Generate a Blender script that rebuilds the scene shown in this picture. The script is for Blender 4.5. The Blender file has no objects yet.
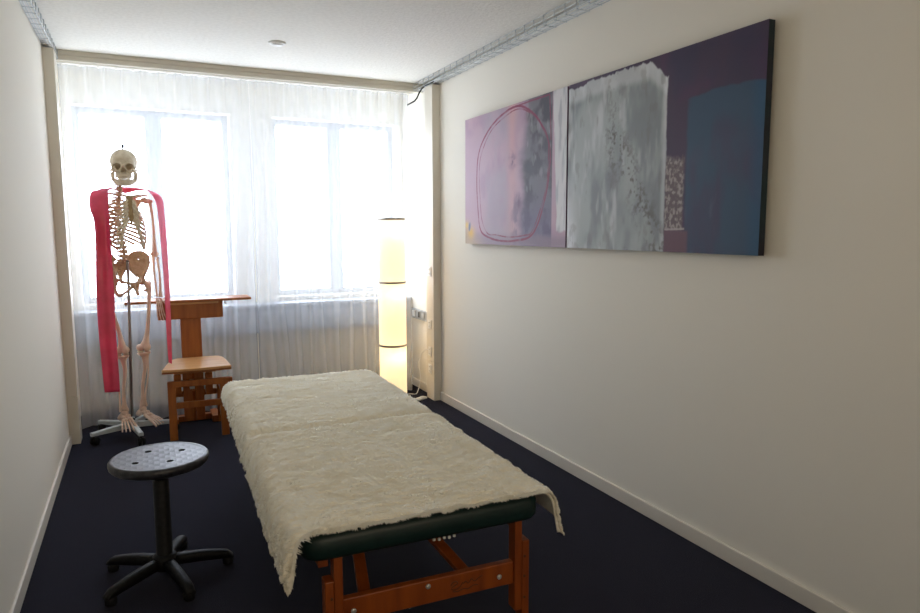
import bpy, bmesh, math, random
import numpy as np
from mathutils import Vector, Matrix
random.seed(4)
RNG = np.random.RandomState(7)
PI = math.pi
SC = bpy.context.scene
C = SC.collection

# ------------------------------------------------------------------ camera, sky, exposure
cam_d = bpy.data.cameras.new('camera'); cam = bpy.data.objects.new('camera', cam_d); C.objects.link(cam)
Mw = Matrix(((0.904, -0.052, 0.425), (-0.428, -0.102, 0.898), (-0.003, -0.993, -0.115)))
right = (Mw @ Vector((1, 0, 0))).normalized(); fwd = (Mw @ Vector((0, 0, 1))).normalized()
up = right.cross(fwd).normalized(); right = fwd.cross(up).normalized()
cam.matrix_world = Matrix(((right.x, up.x, -fwd.x, 0), (right.y, up.y, -fwd.y, 0), (right.z, up.z, -fwd.z, 1.35), (0, 0, 0, 1)))
cam_d.sensor_width = 36.0; cam_d.lens = 36.0 * 673.0 / 920.0; cam_d.clip_start = 0.02
SC.camera = cam
vs = SC.view_settings
vs.view_transform = 'Standard'; vs.look = 'None'; vs.gamma = 1.0; vs.use_curve_mapping = False
vs.exposure = 1.25
try:
    SC.cycles.use_denoising = True
    SC.cycles.max_bounces = 14; SC.cycles.diffuse_bounces = 7; SC.cycles.transparent_max_bounces = 16
    SC.cycles.transmission_bounces = 8
    SC.cycles.sample_clamp_indirect = 25.0
    SC.cycles.caustics_reflective = False; SC.cycles.caustics_refractive = False
except Exception: pass
world = bpy.data.worlds.new('overcast_sky'); SC.world = world; world.use_nodes = True
wn = world.node_tree.nodes; wn['Background'].inputs[0].default_value = (0.81, 0.91, 1.06, 1); wn['Background'].inputs[1].default_value = 5.0
WIN = [(-0.40, 0.67), (1.00, 2.04)]; WZ0, WZ1, WY = 0.80, 2.235, 5.60
for k, (a, b) in enumerate(WIN):      # portals guide the sky's light through the two windows
    ld = bpy.data.lights.new('window_portal', 'AREA'); lo = bpy.data.objects.new('window_portal', ld); C.objects.link(lo)
    ld.shape = 'RECTANGLE'; ld.size = b - a; ld.size_y = WZ1 - WZ0
    lo.location = ((a + b) / 2, WY + 0.24, (WZ0 + WZ1) / 2); lo.rotation_euler = (-PI / 2, 0, 0)
    ld.cycles.is_portal = True

# added fill light, unseen behind the camera, warming the near walls; no doorway is built
ld = bpy.data.lights.new('warm_fill_light', 'AREA'); lo = bpy.data.objects.new('warm_fill_light', ld); C.objects.link(lo)
ld.shape = 'RECTANGLE'; ld.size = 1.2; ld.size_y = 1.0; ld.energy = 3.4; ld.color = (1.0, 0.80, 0.56); ld.spread = math.radians(120)
lo.location = (0.75, -0.92, 1.60); lo.rotation_euler = (math.radians(90), 0, 0)

# ------------------------------------------------------------------ helpers
def lin(c):
    return tuple(((x / 255) / 12.92 if x / 255 <= 0.04045 else ((x / 255 + 0.055) / 1.055) ** 2.4) for x in c)
class MB:
    def __init__(s): s.v = []; s.f = []
    def add(s, v, f):
        n = len(s.v); s.v += [tuple(p) for p in v]; s.f += [tuple(i + n for i in q) for q in f]; return s
    def box(s, a, b, bev=0.0, rot=None, org=None):
        x0, y0, z0 = a; x1, y1, z1 = b
        bm = bmesh.new(); bmesh.ops.create_cube(bm, size=1)
        for v in bm.verts: v.co = Vector(((x0 + x1) / 2 + v.co.x * (x1 - x0), (y0 + y1) / 2 + v.co.y * (y1 - y0), (z0 + z1) / 2 + v.co.z * (z1 - z0)))
        if bev: bmesh.ops.bevel(bm, geom=bm.edges[:], offset=bev, segments=2, profile=0.5, affect='EDGES')
        if rot is not None:
            o = Vector(org if org else (0, 0, 0))
            for v in bm.verts: v.co = rot @ (v.co - o) + o
        bm.verts.ensure_lookup_table(); bm.verts.index_update()
        s.add([v.co[:] for v in bm.verts], [[v.index for v in f.verts] for f in bm.faces]); bm.free(); return s
    def beam(s, p, q, w, d, side=(1, 0, 0), bev=0.003):
        # rectangular bar from p to q: w wide along side, d deep
        p = Vector(p); q = Vector(q); L = (q - p).length; z = (q - p) / L
        x = Vector(side); x = (x - z * x.dot(z)).normalized(); y = z.cross(x)
        m = MB().box((-w / 2, -d / 2, 0), (w / 2, d / 2, L), bev)
        s.add([p + x * v[0] + y * v[1] + z * v[2] for v in m.v], m.f); return s
    def tube(s, pts, r, n=8, cap=True, flat=None):
        pts = [Vector(p) for p in pts]; N = len(pts)
        rs = r if hasattr(r, '__len__') else [r] * N
        ref = Vector((0.13, 0.31, 0.94)) if flat is None else Vector(flat[0]); fs = 1.0 if flat is None else flat[1]
        vv = []; ff = []
        for i, p in enumerate(pts):
            t = (pts[min(i + 1, N - 1)] - pts[max(i - 1, 0)])
            if t.length < 1e-9: t = Vector((0, 0, 1))
            t.normalize(); a = ref - t * ref.dot(t)
            if a.length < 1e-3: a = Vector((1, 0, 0)) - t * t.x
            a.normalize(); b = t.cross(a)
            for k in range(n):
                th = 2 * PI * k / n; vv.append(p + (a * math.cos(th) * fs + b * math.sin(th)) * rs[i])
        for i in range(N - 1):
            for k in range(n):
                ff.append((i * n + k, i * n + (k + 1) % n, (i + 1) * n + (k + 1) % n, (i + 1) * n + k))
        if cap: ff.append(tuple(range(n - 1, -1, -1))); ff.append(tuple(range((N - 1) * n, N * n)))
        return s.add(vv, ff)
    def ball(s, c, r, sub=2, rot=None):
        bm = bmesh.new(); bmesh.ops.create_icosphere(bm, subdivisions=sub, radius=1)
        r = r if hasattr(r, '__len__') else (r, r, r)
        R = rot or Matrix.Identity(3); c = Vector(c)
        s.add([c + R @ Vector((v.co.x * r[0], v.co.y * r[1], v.co.z * r[2])) for v in bm.verts], [[v.index for v in f.verts] for f in bm.faces]); bm.free(); return s
    def lathe(s, prof, n=32, c=(0, 0, 0), axis=None):
        vv = []; ff = []; N = len(prof); R = axis or Matrix.Identity(3); c = Vector(c)
        for (r, z) in prof:
            for k in range(n):
                th = 2 * PI * k / n; vv.append(c + R @ Vector((r * math.cos(th), r * math.sin(th), z)))
        for i in range(N - 1):
            for k in range(n): ff.append((i * n + k, i * n + (k + 1) % n, (i + 1) * n + (k + 1) % n, (i + 1) * n + k))
        ff.append(tuple(range(n - 1, -1, -1))); ff.append(tuple(range((N - 1) * n, N * n)))
        return s.add(vv, ff)
    def grid(s, P, closed=False):
        h, w = P.shape[:2]; n = len(s.v)
        s.v += [tuple(p) for p in P.reshape(-1, 3).tolist()]
        for i in range(h - 1):
            for j in range(w - 1): s.f.append((n + i * w + j, n + i * w + j + 1, n + (i + 1) * w + j + 1, n + (i + 1) * w + j))
        return s
    def build(s, name, mat, parent=None, smooth=False, loc=(0, 0, 0)):
        me = bpy.data.meshes.new(name); me.from_pydata([tuple(v) for v in s.v], [], s.f); me.update()
        bm = bmesh.new(); bm.from_mesh(me); bmesh.ops.recalc_face_normals(bm, faces=bm.faces[:]); bm.to_mesh(me); bm.free()
        if smooth: me.polygons.foreach_set('use_smooth', [True] * len(me.polygons))
        o = bpy.data.objects.new(name, me); C.objects.link(o); o.location = loc
        if mat: me.materials.append(mat)
        if parent: o.parent = parent
        return o
def tag(o, label, cat, group=None):
    o['label'] = label; o['category'] = cat
    if group: o['group'] = group
    return o
def thing(name, label, cat, loc=(0, 0, 0), rotz=0, group=None):
    o = bpy.data.objects.new(name, None); C.objects.link(o); o.location = loc; o.rotation_euler = (0, 0, rotz); o.empty_display_size = 0.1
    return tag(o, label, cat, group)
def struct(name, mb, mat, smooth=False):
    o = mb.build(name, mat, None, smooth); o['kind'] = 'structure'; return o
def bake(o, drop=()):
    dg = bpy.context.evaluated_depsgraph_get(); dg.update()
    me = bpy.data.meshes.new_from_object(o.evaluated_get(dg)); old = o.data
    o.modifiers.clear(); o.data = me; me.name = o.name
    for d in drop: bpy.data.objects.remove(d, do_unlink=True)
    return o
def remesh(o, vox=0.004, smooth=4):
    m = o.modifiers.new('r', 'REMESH'); m.mode = 'VOXEL'; m.voxel_size = vox; m.use_smooth_shade = True
    if smooth: k = o.modifiers.new('s', 'SMOOTH'); k.iterations = smooth; k.factor = 0.5
    return o
def vnoise(x, y, seed=0):
    x = np.asarray(x, float); y = np.asarray(y, float)
    xi = np.floor(x).astype(np.int64); yi = np.floor(y).astype(np.int64); fx = x - xi; fy = y - yi
    fx = fx * fx * (3 - 2 * fx); fy = fy * fy * (3 - 2 * fy)
    def h(a, b):
        n = (a * 374761393 + b * 668265263 + seed * 1442695041) & 0x7fffffff
        n = ((n ^ (n >> 13)) * 1274126177) & 0x7fffffff
        return ((n ^ (n >> 16)) & 0xffff) / 65535.0
    return (h(xi, yi) * (1 - fx) + h(xi + 1, yi) * fx) * (1 - fy) + (h(xi, yi + 1) * (1 - fx) + h(xi + 1, yi + 1) * fx) * fy
def fbm(x, y, seed=0, o=4):
    r = 0; a = 0.5; t = 0
    for k in range(o): r = r + a * vnoise(x * 2 ** k, y * 2 ** k, seed + k * 17); t += a; a *= 0.5
    return r / t

# ------------------------------------------------------------------ materials
def mat(name, col, rough=0.6, metal=0.0, noise=None, bump=None, spec=0.5, coords='Object', trans=None, sheen=0.0):
    # noise = (scale xyz, second colour, detail, lo, hi); bump = (scale, strength, distance)
    m = bpy.data.materials.new(name); m.use_nodes = True; nt = m.node_tree; b = nt.nodes['Principled BSDF']
    b.inputs['Base Color'].default_value = (*col, 1); b.inputs['Roughness'].default_value = rough; b.inputs['Metallic'].default_value = metal
    b.inputs['Specular IOR Level'].default_value = spec
    if sheen: b.inputs['Sheen Weight'].default_value = sheen
    tc = nt.nodes.new('ShaderNodeTexCoord')
    if noise:
        mp = nt.nodes.new('ShaderNodeMapping'); mp.inputs['Scale'].default_value = noise[0]; nt.links.new(tc.outputs[coords], mp.inputs[0])
        n = nt.nodes.new('ShaderNodeTexNoise'); n.inputs['Scale'].default_value = 1.0; n.inputs['Detail'].default_value = noise[2]; nt.links.new(mp.outputs[0], n.inputs['Vector'])
        r = nt.nodes.new('ShaderNodeValToRGB'); r.color_ramp.elements[0].position = noise[3]; r.color_ramp.elements[1].position = noise[4]
        r.color_ramp.elements[0].color = (*col, 1); r.color_ramp.elements[1].color = (*noise[1], 1)
        nt.links.new(n.outputs['Fac'], r.inputs[0]); nt.links.new(r.outputs[0], b.inputs['Base Color'])
    if bump:
        n2 = nt.nodes.new('ShaderNodeTexNoise'); n2.inputs['Scale'].default_value = bump[0]; n2.inputs['Detail'].default_value = 4; nt.links.new(tc.outputs[coords], n2.inputs['Vector'])
        bp = nt.nodes.new('ShaderNodeBump'); bp.inputs['Strength'].default_value = bump[1]; bp.inputs['Distance'].default_value = bump[2]
        nt.links.new(n2.outputs['Fac'], bp.inputs['Height']); nt.links.new(bp.outputs[0], b.inputs['Normal'])
    return m
M_wall = mat('wall_paint', (0.83, 0.795, 0.71), 0.85, bump=(60, 0.12, 0.002), spec=0.2)
M_ceil = mat('ceiling_plaster', (0.85, 0.83, 0.77), 0.95, noise=((45, 45, 45), (0.80, 0.78, 0.72), 6, 0.4, 0.65), bump=(70, 0.6, 0.006), spec=0.1)
M_base = mat('baseboard_paint', (0.74, 0.69, 0.61), 0.4, noise=((1.3, 1.3, 3), (0.72, 0.67, 0.59), 2, 0.3, 0.7))
M_trunk = mat('trunking_plastic', (0.74, 0.69, 0.59), 0.45, noise=((2, 2, 2), (0.72, 0.67, 0.57), 2, 0.3, 0.7))
M_fascia = mat('fascia_paint', (0.60, 0.56, 0.46), 0.5, noise=((2, 2, 2), (0.58, 0.54, 0.45), 2, 0.3, 0.7))
M_frame = mat('window_frame_paint', (0.55, 0.57, 0.60), 0.5, noise=((2, 2, 2), (0.53, 0.55, 0.58), 2, 0.3, 0.7))
M_radi = mat('grey_sill_metal', (0.30, 0.32, 0.36), 0.5, noise=((3, 3, 3), (0.33, 0.35, 0.38), 2, 0.3, 0.7))
M_carpet = mat('navy_carpet', lin((24, 25, 38)), 1.0, noise=((260, 260, 260), lin((40, 40, 54)), 3, 0.42, 0.62), bump=(330, 0.8, 0.004), spec=0.05, sheen=0.05)
M_galv = mat('galvanised_wire', (0.60, 0.62, 0.62), 0.4, 0.4, noise=((30, 30, 30), (0.45, 0.47, 0.48), 3, 0.35, 0.7))
M_blackp = mat('black_plastic', (0.004, 0.004, 0.0045), 0.55, spec=0.25, noise=((60, 60, 60), (0.008, 0.008, 0.009), 3, 0.4, 0.6), bump=(300, 0.15, 0.0006))
M_whitep = mat('white_plastic', (0.80, 0.79, 0.75), 0.4, noise=((5, 5, 5), (0.77, 0.76, 0.72), 2, 0.3, 0.7))
M_dark = mat('dark_recess', (0.05, 0.045, 0.04), 0.7, noise=((9, 9, 9), (0.06, 0.05, 0.045), 2, 0.3, 0.7))
M_bone = mat('resin_bone', lin((216, 190, 160)), 0.5, noise=((45, 45, 45), lin((196, 162, 130)), 4, 0.38, 0.72), bump=(140, 0.2, 0.002))
M_skull = mat('resin_skull_bone', lin((214, 202, 178)), 0.5, noise=((35, 35, 35), lin((192, 176, 148)), 4, 0.4, 0.72), bump=(120, 0.15, 0.002))
M_limb = mat('pinkish_limb_bone', lin((234, 210, 192)), 0.5, noise=((25, 25, 12), lin((220, 188, 166)), 4, 0.4, 0.72), bump=(140, 0.15, 0.002))
M_cart = mat('pale_rib_cartilage', lin((226, 216, 190)), 0.5, noise=((40, 40, 40), lin((206, 190, 158)), 3, 0.4, 0.7))
M_teeth = mat('ivory_teeth', lin((236, 226, 204)), 0.3, noise=((90, 90, 90), lin((220, 206, 180)), 2, 0.4, 0.7))
M_stand = mat('pale_grey_enamel', (0.52, 0.57, 0.58), 0.35, noise=((8, 8, 8), (0.48, 0.53, 0.54), 2, 0.3, 0.7))
M_chrome = mat('steel_rod', (0.30, 0.28, 0.26), 0.3, 0.9, noise=((12, 12, 12), (0.24, 0.22, 0.2), 2, 0.3, 0.7))
M_beech = mat('honey_beech', lin((168, 98, 38)), 0.42, noise=((30, 30, 3), lin((140, 74, 24)), 5, 0.35, 0.7), bump=(60, 0.05, 0.001))
M_seatw = mat('pale_beech_plywood', lin((212, 164, 108)), 0.35, noise=((4, 30, 30), lin((192, 140, 84)), 5, 0.35, 0.7))
M_edge = mat('dark_plywood_edge', lin((120, 66, 28)), 0.5, noise=((6, 6, 120), lin((160, 96, 48)), 3, 0.4, 0.6))
M_orange = mat('oiled_orange_beech', lin((150, 74, 20)), 0.45, noise=((24, 24, 3), lin((118, 52, 12)), 5, 0.35, 0.7))
M_green = mat('dark_green_vinyl', (0.002, 0.016, 0.015), 0.5, noise=((50, 50, 50), (0.003, 0.02, 0.018), 3, 0.4, 0.6), bump=(180, 0.2, 0.001))
M_ink = mat('burnt_brown_mark', (0.06, 0.02, 0.008), 0.6, noise=((50, 50, 50), (0.08, 0.03, 0.01), 2, 0.4, 0.6))
def thin(name, col, t_frac, transl, col2=None, rough=0.9):
    m = bpy.data.materials.new(name); m.use_nodes = True; nt = m.node_tree; nt.nodes.clear()
    out = nt.nodes.new('ShaderNodeOutputMaterial'); d = nt.nodes.new('ShaderNodeBsdfDiffuse'); t = nt.nodes.new('ShaderNodeBsdfTranslucent'); tr = nt.nodes.new('ShaderNodeBsdfTransparent')
    tc = nt.nodes.new('ShaderNodeTexCoord'); n = nt.nodes.new('ShaderNodeTexNoise'); n.inputs['Scale'].default_value = 14; nt.links.new(tc.outputs['Object'], n.inputs['Vector'])
    r = nt.nodes.new('ShaderNodeValToRGB'); r.color_ramp.elements[0].color = (*col, 1); r.color_ramp.elements[1].color = (*(col2 or col), 1)
    r.color_ramp.elements[0].position = 0.35; r.color_ramp.elements[1].position = 0.65
    nt.links.new(n.outputs['Fac'], r.inputs[0]); nt.links.new(r.outputs[0], d.inputs[0]); nt.links.new(r.outputs[0], t.inputs[0])
    m1 = nt.nodes.new('ShaderNodeMixShader'); m1.inputs[0].default_value = transl; nt.links.new(d.outputs[0], m1.inputs[1]); nt.links.new(t.outputs[0], m1.inputs[2])
    m2 = nt.nodes.new('ShaderNodeMixShader'); m2.inputs[0].default_value = t_frac; nt.links.new(m1.outputs[0], m2.inputs[1]); nt.links.new(tr.outputs[0], m2.inputs[2])
    if t_frac <= 0: nt.links.new(m1.outputs[0], out.inputs[0])
    else: nt.links.new(m2.outputs[0], out.inputs[0])
    return m
M_curt = thin('sheer_white_voile', (0.80, 0.83, 0.88), 0.78, 0.42, (0.78, 0.81, 0.86))
nt = M_curt.node_tree; lw_ = nt.nodes.new('ShaderNodeLayerWeight'); lw_.inputs[0].default_value = 0.5
mr = nt.nodes.new('ShaderNodeMapRange'); mr.inputs[1].default_value = 0.0; mr.inputs[2].default_value = 0.8; mr.inputs[3].default_value = 0.70; mr.inputs[4].default_value = 0.55
nt.links.new(lw_.outputs['Facing'], mr.inputs[0]); mx_ = [n for n in nt.nodes if n.type == 'MIX_SHADER' and any(l.from_node.type == 'BSDF_TRANSPARENT' for l in n.inputs[2].links)][0]; nt.links.new(mr.outputs[0], mx_.inputs[0])
M_red = thin('shiny_crimson_latex', lin((232, 50, 104)), 0.0, 0.42, lin((218, 38, 88)))
nt = M_red.node_tree
gl = nt.nodes.new('ShaderNodeBsdfGlossy'); gl.inputs['Roughness'].default_value = 0.35; gl.inputs[0].default_value = (1, 0.75, 0.85, 1)
mx = nt.nodes.new('ShaderNodeMixShader'); mx.inputs[0].default_value = 0.10
outn = [n for n in nt.nodes if n.type == 'OUTPUT_MATERIAL'][0]; src = outn.inputs[0].links[0].from_socket
nt.links.new(src, mx.inputs[1]); nt.links.new(gl.outputs[0], mx.inputs[2]); nt.links.new(mx.outputs[0], outn.inputs[0])
# glowing paper of the floor lamp: a lamp shade, so it emits; bulbs inside add the hot spots
M_shade = bpy.data.materials.new('glowing_lamp_paper'); M_shade.use_nodes = True
nt = M_shade.node_tree; nt.nodes.clear(); out = nt.nodes.new('ShaderNodeOutputMaterial')
em = nt.nodes.new('ShaderNodeEmission'); em.inputs[0].default_value = (1.0, 0.80, 0.52, 1); em.inputs[1].default_value = 0.22
d = nt.nodes.new('ShaderNodeBsdfDiffuse'); d.inputs[0].default_value = (0.85, 0.78, 0.64, 1); t = nt.nodes.new('ShaderNodeBsdfTranslucent'); t.inputs[0].default_value = (0.9, 0.8, 0.62, 1)
m1 = nt.nodes.new('ShaderNodeMixShader'); m1.inputs[0].default_value = 0.35; nt.links.new(d.outputs[0], m1.inputs[1]); nt.links.new(t.outputs[0], m1.inputs[2])
ad = nt.nodes.new('ShaderNodeAddShader'); nt.links.new(m1.outputs[0], ad.inputs[0]); nt.links.new(em.outputs[0], ad.inputs[1]); nt.links.new(ad.outputs[0], out.inputs[0])
M_glass = bpy.data.materials.new('window_glass'); M_glass.use_nodes = True; nt = M_glass.node_tree; nt.nodes.clear()
out = nt.nodes.new('ShaderNodeOutputMaterial'); tr = nt.nodes.new('ShaderNodeBsdfTransparent'); g = nt.nodes.new('ShaderNodeBsdfGlossy'); g.inputs['Roughness'].default_value = 0.02
m1 = nt.nodes.new('ShaderNodeMixShader'); m1.inputs[0].default_value = 0.05; nt.links.new(tr.outputs[0], m1.inputs[1]); nt.links.new(g.outputs[0], m1.inputs[2]); nt.links.new(m1.outputs[0], out.inputs[0])
# fleece
M_locks = thin('cream_wool_fibres', lin((254, 253, 248)), 0.0, 0.50, lin((249, 246, 236)))
M_wool = mat('cream_wool', lin((250, 246, 234)), 1.0, noise=((20, 20, 20), lin((244, 238, 222)), 5, 0.35, 0.7), bump=(130, 0.3, 0.004), spec=0.02, sheen=0.3)

# ------------------------------------------------------------------ room shell
XL, XR, YB, YN, H = -0.465, 2.10, 5.60, -1.0, 2.49
T = 0.12
struct('floor', MB().box((XL - T, YN - T, -0.1), (XR + T, YB + T, 0)), M_carpet)
struct('ceiling', MB().box((XL - T, YN - T, H), (XR + T, YB + 0.3, H + 0.12)), M_ceil)
struct('wall_left', MB().box((XL - T, YN - T, -0.1), (XL, YB + 0.3, H)), M_wall)
struct('wall_right', MB().box((XR, YN - T, -0.1), (XR + T, YB + 0.3, H)), M_wall)
struct('wall_near', MB().box((XL, YN - T, -0.1), (XR, YN, H)), M_wall)
w = MB()
w.box((XL, YB, -0.1), (XR, YB + 0.3, WZ0)); w.box((XL, YB, WZ1), (XR, YB + 0.3, H))
w.box((XL, YB, WZ0), (WIN[0][0], YB + 0.3, WZ1)); w.box((WIN[0][1], YB, WZ0), (WIN[1][0], YB + 0.3, WZ1)); w.box((WIN[1][1], YB, WZ0), (XR, YB + 0.3, WZ1))
struct('wall_window', w, M_wall)
for k, (a, b) in enumerate(WIN):
    m = MB(); y0, y1 = YB + 0.10, YB + 0.17; mid = (a + b) / 2; fw = 0.045
    m.box((a, y0, WZ0), (a + fw, y1, WZ1), 0.004).box((b - fw, y0, WZ0), (b, y1, WZ1), 0.004)
    m.box((a + fw, y0, WZ1 - fw), (b - fw, y1, WZ1), 0.004).box((a + fw, y0, WZ0), (b - fw, y1, WZ0 + fw), 0.004)
    m.box((mid - 0.06, y0 - 0.01, WZ0 + fw), (mid + 0.06, y1, WZ1 - fw), 0.004)
    o = struct('window_%d' % (k + 1), m, M_frame)
    for (p, q) in ((a + fw, mid - 0.06), (mid + 0.06, b - fw)):
        MB().box((p, y0 + 0.03, WZ0 + fw), (q, y0 + 0.036, WZ1 - fw)).build('window_pane', M_glass, o)
    MB().box((mid - 0.018, y0 - 0.05, 1.42), (mid + 0.018, y0 - 0.01, 1.46), 0.004).box((mid - 0.012, y0 - 0.05, 1.32), (mid + 0.012, y0 - 0.035, 1.46), 0.004).build('window_handle', M_whitep, o)
bw = 0.013
def baseboard(name, a, b):
    struct(name, MB().box(a, b, 0.004), M_base)
baseboard('baseboard_left', (XL, YN, 0), (XL + bw, YB, 0.068)); baseboard('baseboard_right', (XR - bw, YN, 0), (XR, YB, 0.068))
baseboard('baseboard_near', (XL + bw, YN, 0), (XR - bw, YN + bw, 0.068)); baseboard('baseboard_window', (XL + bw, YB - bw, 0), (XR - bw, YB, 0.068))
# sill with the grey duct below the windows
struct('trim_1', MB().box((XL, YB - 0.20, 0.735), (XR, YB, 0.765), 0.005), M_radi)
struct('trim_2', MB().box((XL, YB - 0.15, 0.53), (XR, YB, 0.735), 0.005), M_radi)
# curtain fascia under the ceiling
struct('trim_3', MB().box((XL, 5.115, 2.428), (XR, 5.135, H), 0.002).box((XL, 5.105, 2.462), (XR, 5.117, H), 0.002), M_fascia)
# vertical trunkings standing at the two side walls
struct('trim_4', MB().box((-0.465, 4.78, 0.0), (-0.405, 4.91, 0.3075), 0.002).box((-0.465, 4.78, 0.3095), (-0.405, 4.91, 2.424), 0.002), M_trunk)
struct('trim_5', MB().box((2.035, 4.78, 0.0), (2.10, 4.925, 0.3075), 0.002).box((2.035, 4.78, 0.3095), (2.10, 4.925, 2.424), 0.002), M_trunk)

# sockets on the side face of the right trunking
for k, (z, lab) in enumerate(((1.018, 'white wall socket on the right trunking, topmost of its column'), (0.60, 'white wall socket on the right trunking level with the lamp middle'),
                              (0.385, 'white wall socket on the right trunking with the white cord plugged in'), (0.245, 'white wall socket on the right trunking, lowest, nearest the carpet'))):
    t = thing('wall_socket', lab, 'socket', (2.0345, 4.850, z), 0, 'sockets on the right trunking')
    MB().box((-0.006, -0.032, -0.036), (0, 0.032, 0.036), 0.002).build('face_plate', M_whitep, t)
    ins = MB()
    for dz in (-0.017, 0.017): ins.lathe([(0.013, -0.0005), (0.013, 0.001), (0.011, 0.002)], 6, (-0.0065, 0, dz), Matrix.Rotation(-PI / 2, 3, 'Y'))
    for q in (-0.017, 0.017):
        for dy in (-0.0065, 0, 0.0065): MB().tube([(-0.0075, dy, q + (0.003 if dy == 0 else 0)), (-0.010, dy, q + (0.003 if dy == 0 else 0))], 0.0017, 6).build('socket_hole', M_dark, t)
    ins.build('socket_insert', M_whitep, t)
# grey connection strip low on the niche wall
t = thing('wall_duct', 'grey metal cable duct strip low on the right wall beside the curtain', 'cable duct', (XR, 5.20, 0.635))
MB().box((-0.018, -0.21, -0.040), (0, 0.21, 0.040), 0.003).build('duct_body', mat('duct_grey', (0.42, 0.42, 0.40), 0.4, 0.3, noise=((9, 9, 9), (0.36, 0.36, 0.35), 2, 0.3, 0.7)), t)
for z in (-0.034, 0.034): MB().box((-0.022, -0.212, z - 0.006), (-0.017, 0.212, z + 0.006), 0.001).build('duct_rail', M_galv, t)
for y in (-0.09, 0.03, 0.12):
    MB().box((-0.024, y - 0.028, -0.024), (-0.017, y + 0.028, 0.024), 0.002).build('outlet', M_galv if y < 0.1 else M_whitep, t)
for y in (-0.02,): MB().box((-0.025, y + 0.01, -0.022), (-0.018, y + 0.028, 0.022), 0.001).build('outlet_slot', M_dark, t)

# smoke detector
t = thing('smoke_detector', 'small round white smoke detector on the ceiling before the curtain', 'smoke detector', (0.827, 4.365, H))
MB().lathe([(0.052, 0), (0.052, -0.007), (0.046, -0.012)], 32).build('base', M_whitep, t, True)
MB().lathe([(0.036, -0.0115), (0.034, -0.016), (0.022, -0.020), (0.004, -0.021)], 32).build('sensor_cap', M_whitep, t, True)

# ------------------------------------------------------------------ wire cable trays
def sorted_box(a, b): return tuple(min(p, q) for p, q in zip(a, b)), tuple(max(p, q) for p, q in zip(a, b))
def tray(name, label, x_wall, sgn, w, y0, y1, joint):
    t = thing(name, label, 'cable tray', (x_wall, y0, 0), 0)
    zt, zb = H - 0.006, 2.434; L = y1 - y0; s = sgn
    for (dx, z) in ((0.006, zb), (w * 0.35, zb), (w * 0.68, zb), (w, zb + 0.001), (w, (zt + zb) / 2), (w, zt), (0.006, zt)):
        MB().tube([(s * dx, 0, z), (s * dx, L, z)], 0.0021, 6).build('long_wire', M_galv, t, True)
    n = int(L / 0.1)
    proto = MB().tube([(s * 0.006, 0, zt), (s * 0.006, 0, zb - 0.004), (s * w, 0, zb - 0.004), (s * (w + 0.003), 0, zt)], 0.0024, 6).build('cross_wire', M_galv, t, True)
    for k in range(1, n + 1):
        c_ = proto.copy(); C.objects.link(c_); c_.location = (0, L * k / n, 0)
    MB().box(*sorted_box((s * (w * 0.10), 0.0, zb + 0.004), (s * (w * 0.62), L, zb + 0.010)), 0.001).build('cable_strip', M_whitep, t)
    for y in joint:
        MB().box(*sorted_box((s * w, y - 0.05, zb + 0.006), (s * (w + 0.006), y + 0.05, zt - 0.004))).build('joint_plate', M_galv, t)
        MB().box(*sorted_box((s * (w + 0.006), y - 0.012, zb + 0.016), (s * (w + 0.010), y + 0.012, zt - 0.014))).build('joint_bolt', M_blackp, t)
    return t
tray('wire_cable_tray', 'galvanised wire cable tray under the ceiling above the abstract paintings', XR, -1, 0.083, -0.9, 5.10, (2.4, 3.02, 3.72))
tray('wire_cable_tray', 'galvanised wire cable tray under the ceiling along the left wall', XL, 1, 0.052, -0.9, 5.10, (3.9,))
# black cable looping down from the tray end
tag(MB().tube([(2.05, 4.78, 2.444), (2.045, 4.90, 2.445), (2.035, 4.98, 2.428), (2.025, 5.01, 2.40), (2.015, 5.03, 2.365), (2.005, 5.06, 2.345), (1.99, 5.10, 2.335), (1.985, 5.16, 2.33)], 0.006, 8).build('black_cable', M_blackp, None, True),
    'short black cable hanging from the right cable tray end to the curtain', 'cable')

# ------------------------------------------------------------------ curtains
def curtain(label, x0, x1, seed, ybow):
    t = thing('curtain', label, 'curtain', (0, 5.20, 0), 0, 'white sheer curtains across the windows')
    nx = int((x1 - x0) / 0.0065); nz = 110
    u = np.linspace(0, 1, nx)[None, :]; v = np.linspace(0, 1, nz)[:, None]      # v=1 top
    X = x0 + (x1 - x0) * u
    pl = (x1 - x0) / round((x1 - x0) / 0.105)
    drop = 1 - v
    warp = 0.07 * (fbm(X * 3.1 + 0 * v, drop * 1.6 + 3, seed) - 0.5) * np.clip(drop * 2.2, 0, 1) * 2
    ph = 2 * PI * (X - x0 + warp) / pl
    base = np.sin(ph) + 0.10 * np.sin(2 * ph + 1.3)
    fine = np.sin(2 * ph * 1.37 + 4 * fbm(X * 2, drop * 0.7, seed + 5)) * 0.12
    amp = 0.012 + 0.017 * np.clip(drop * 1.5, 0, 1) * (0.35 + 1.2 * fbm(X * 2.3, drop * 0.8, seed + 9))
    # pinched heads of the pleats at the rail
    pinch = np.exp(-((np.mod(X - x0, pl) / pl - 0.5) / 0.10) ** 2) * np.exp(-drop * 16) * -0.020
    Y = amp * (base * (0.75 + 0.25 * drop) + fine * drop) + pinch - ybow(X) * np.clip((drop - 0.35) / 0.65, 0, 1) ** 1.5
    Z = 0.012 + (2.418 - 0.012) * v + 0 * X + 0.012 * np.sin(X * 9 + seed) * (drop > 0.985)
    XX = X + 0.006 * np.cos(ph) * drop
    P = np.stack([XX + 0 * v, Y, Z], -1)
    MB().grid(P).build('sheer_panel', M_curt, t, True)
    hem = P[:5].copy(); hem[:, :, 1] -= 0.002
    MB().grid(hem).build('hem', M_curt, t, True)
    tp = P[-2:].copy(); tp[:, :, 1] -= 0.003
    MB().grid(tp).build('header_tape', M_curt, t, True)
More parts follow.
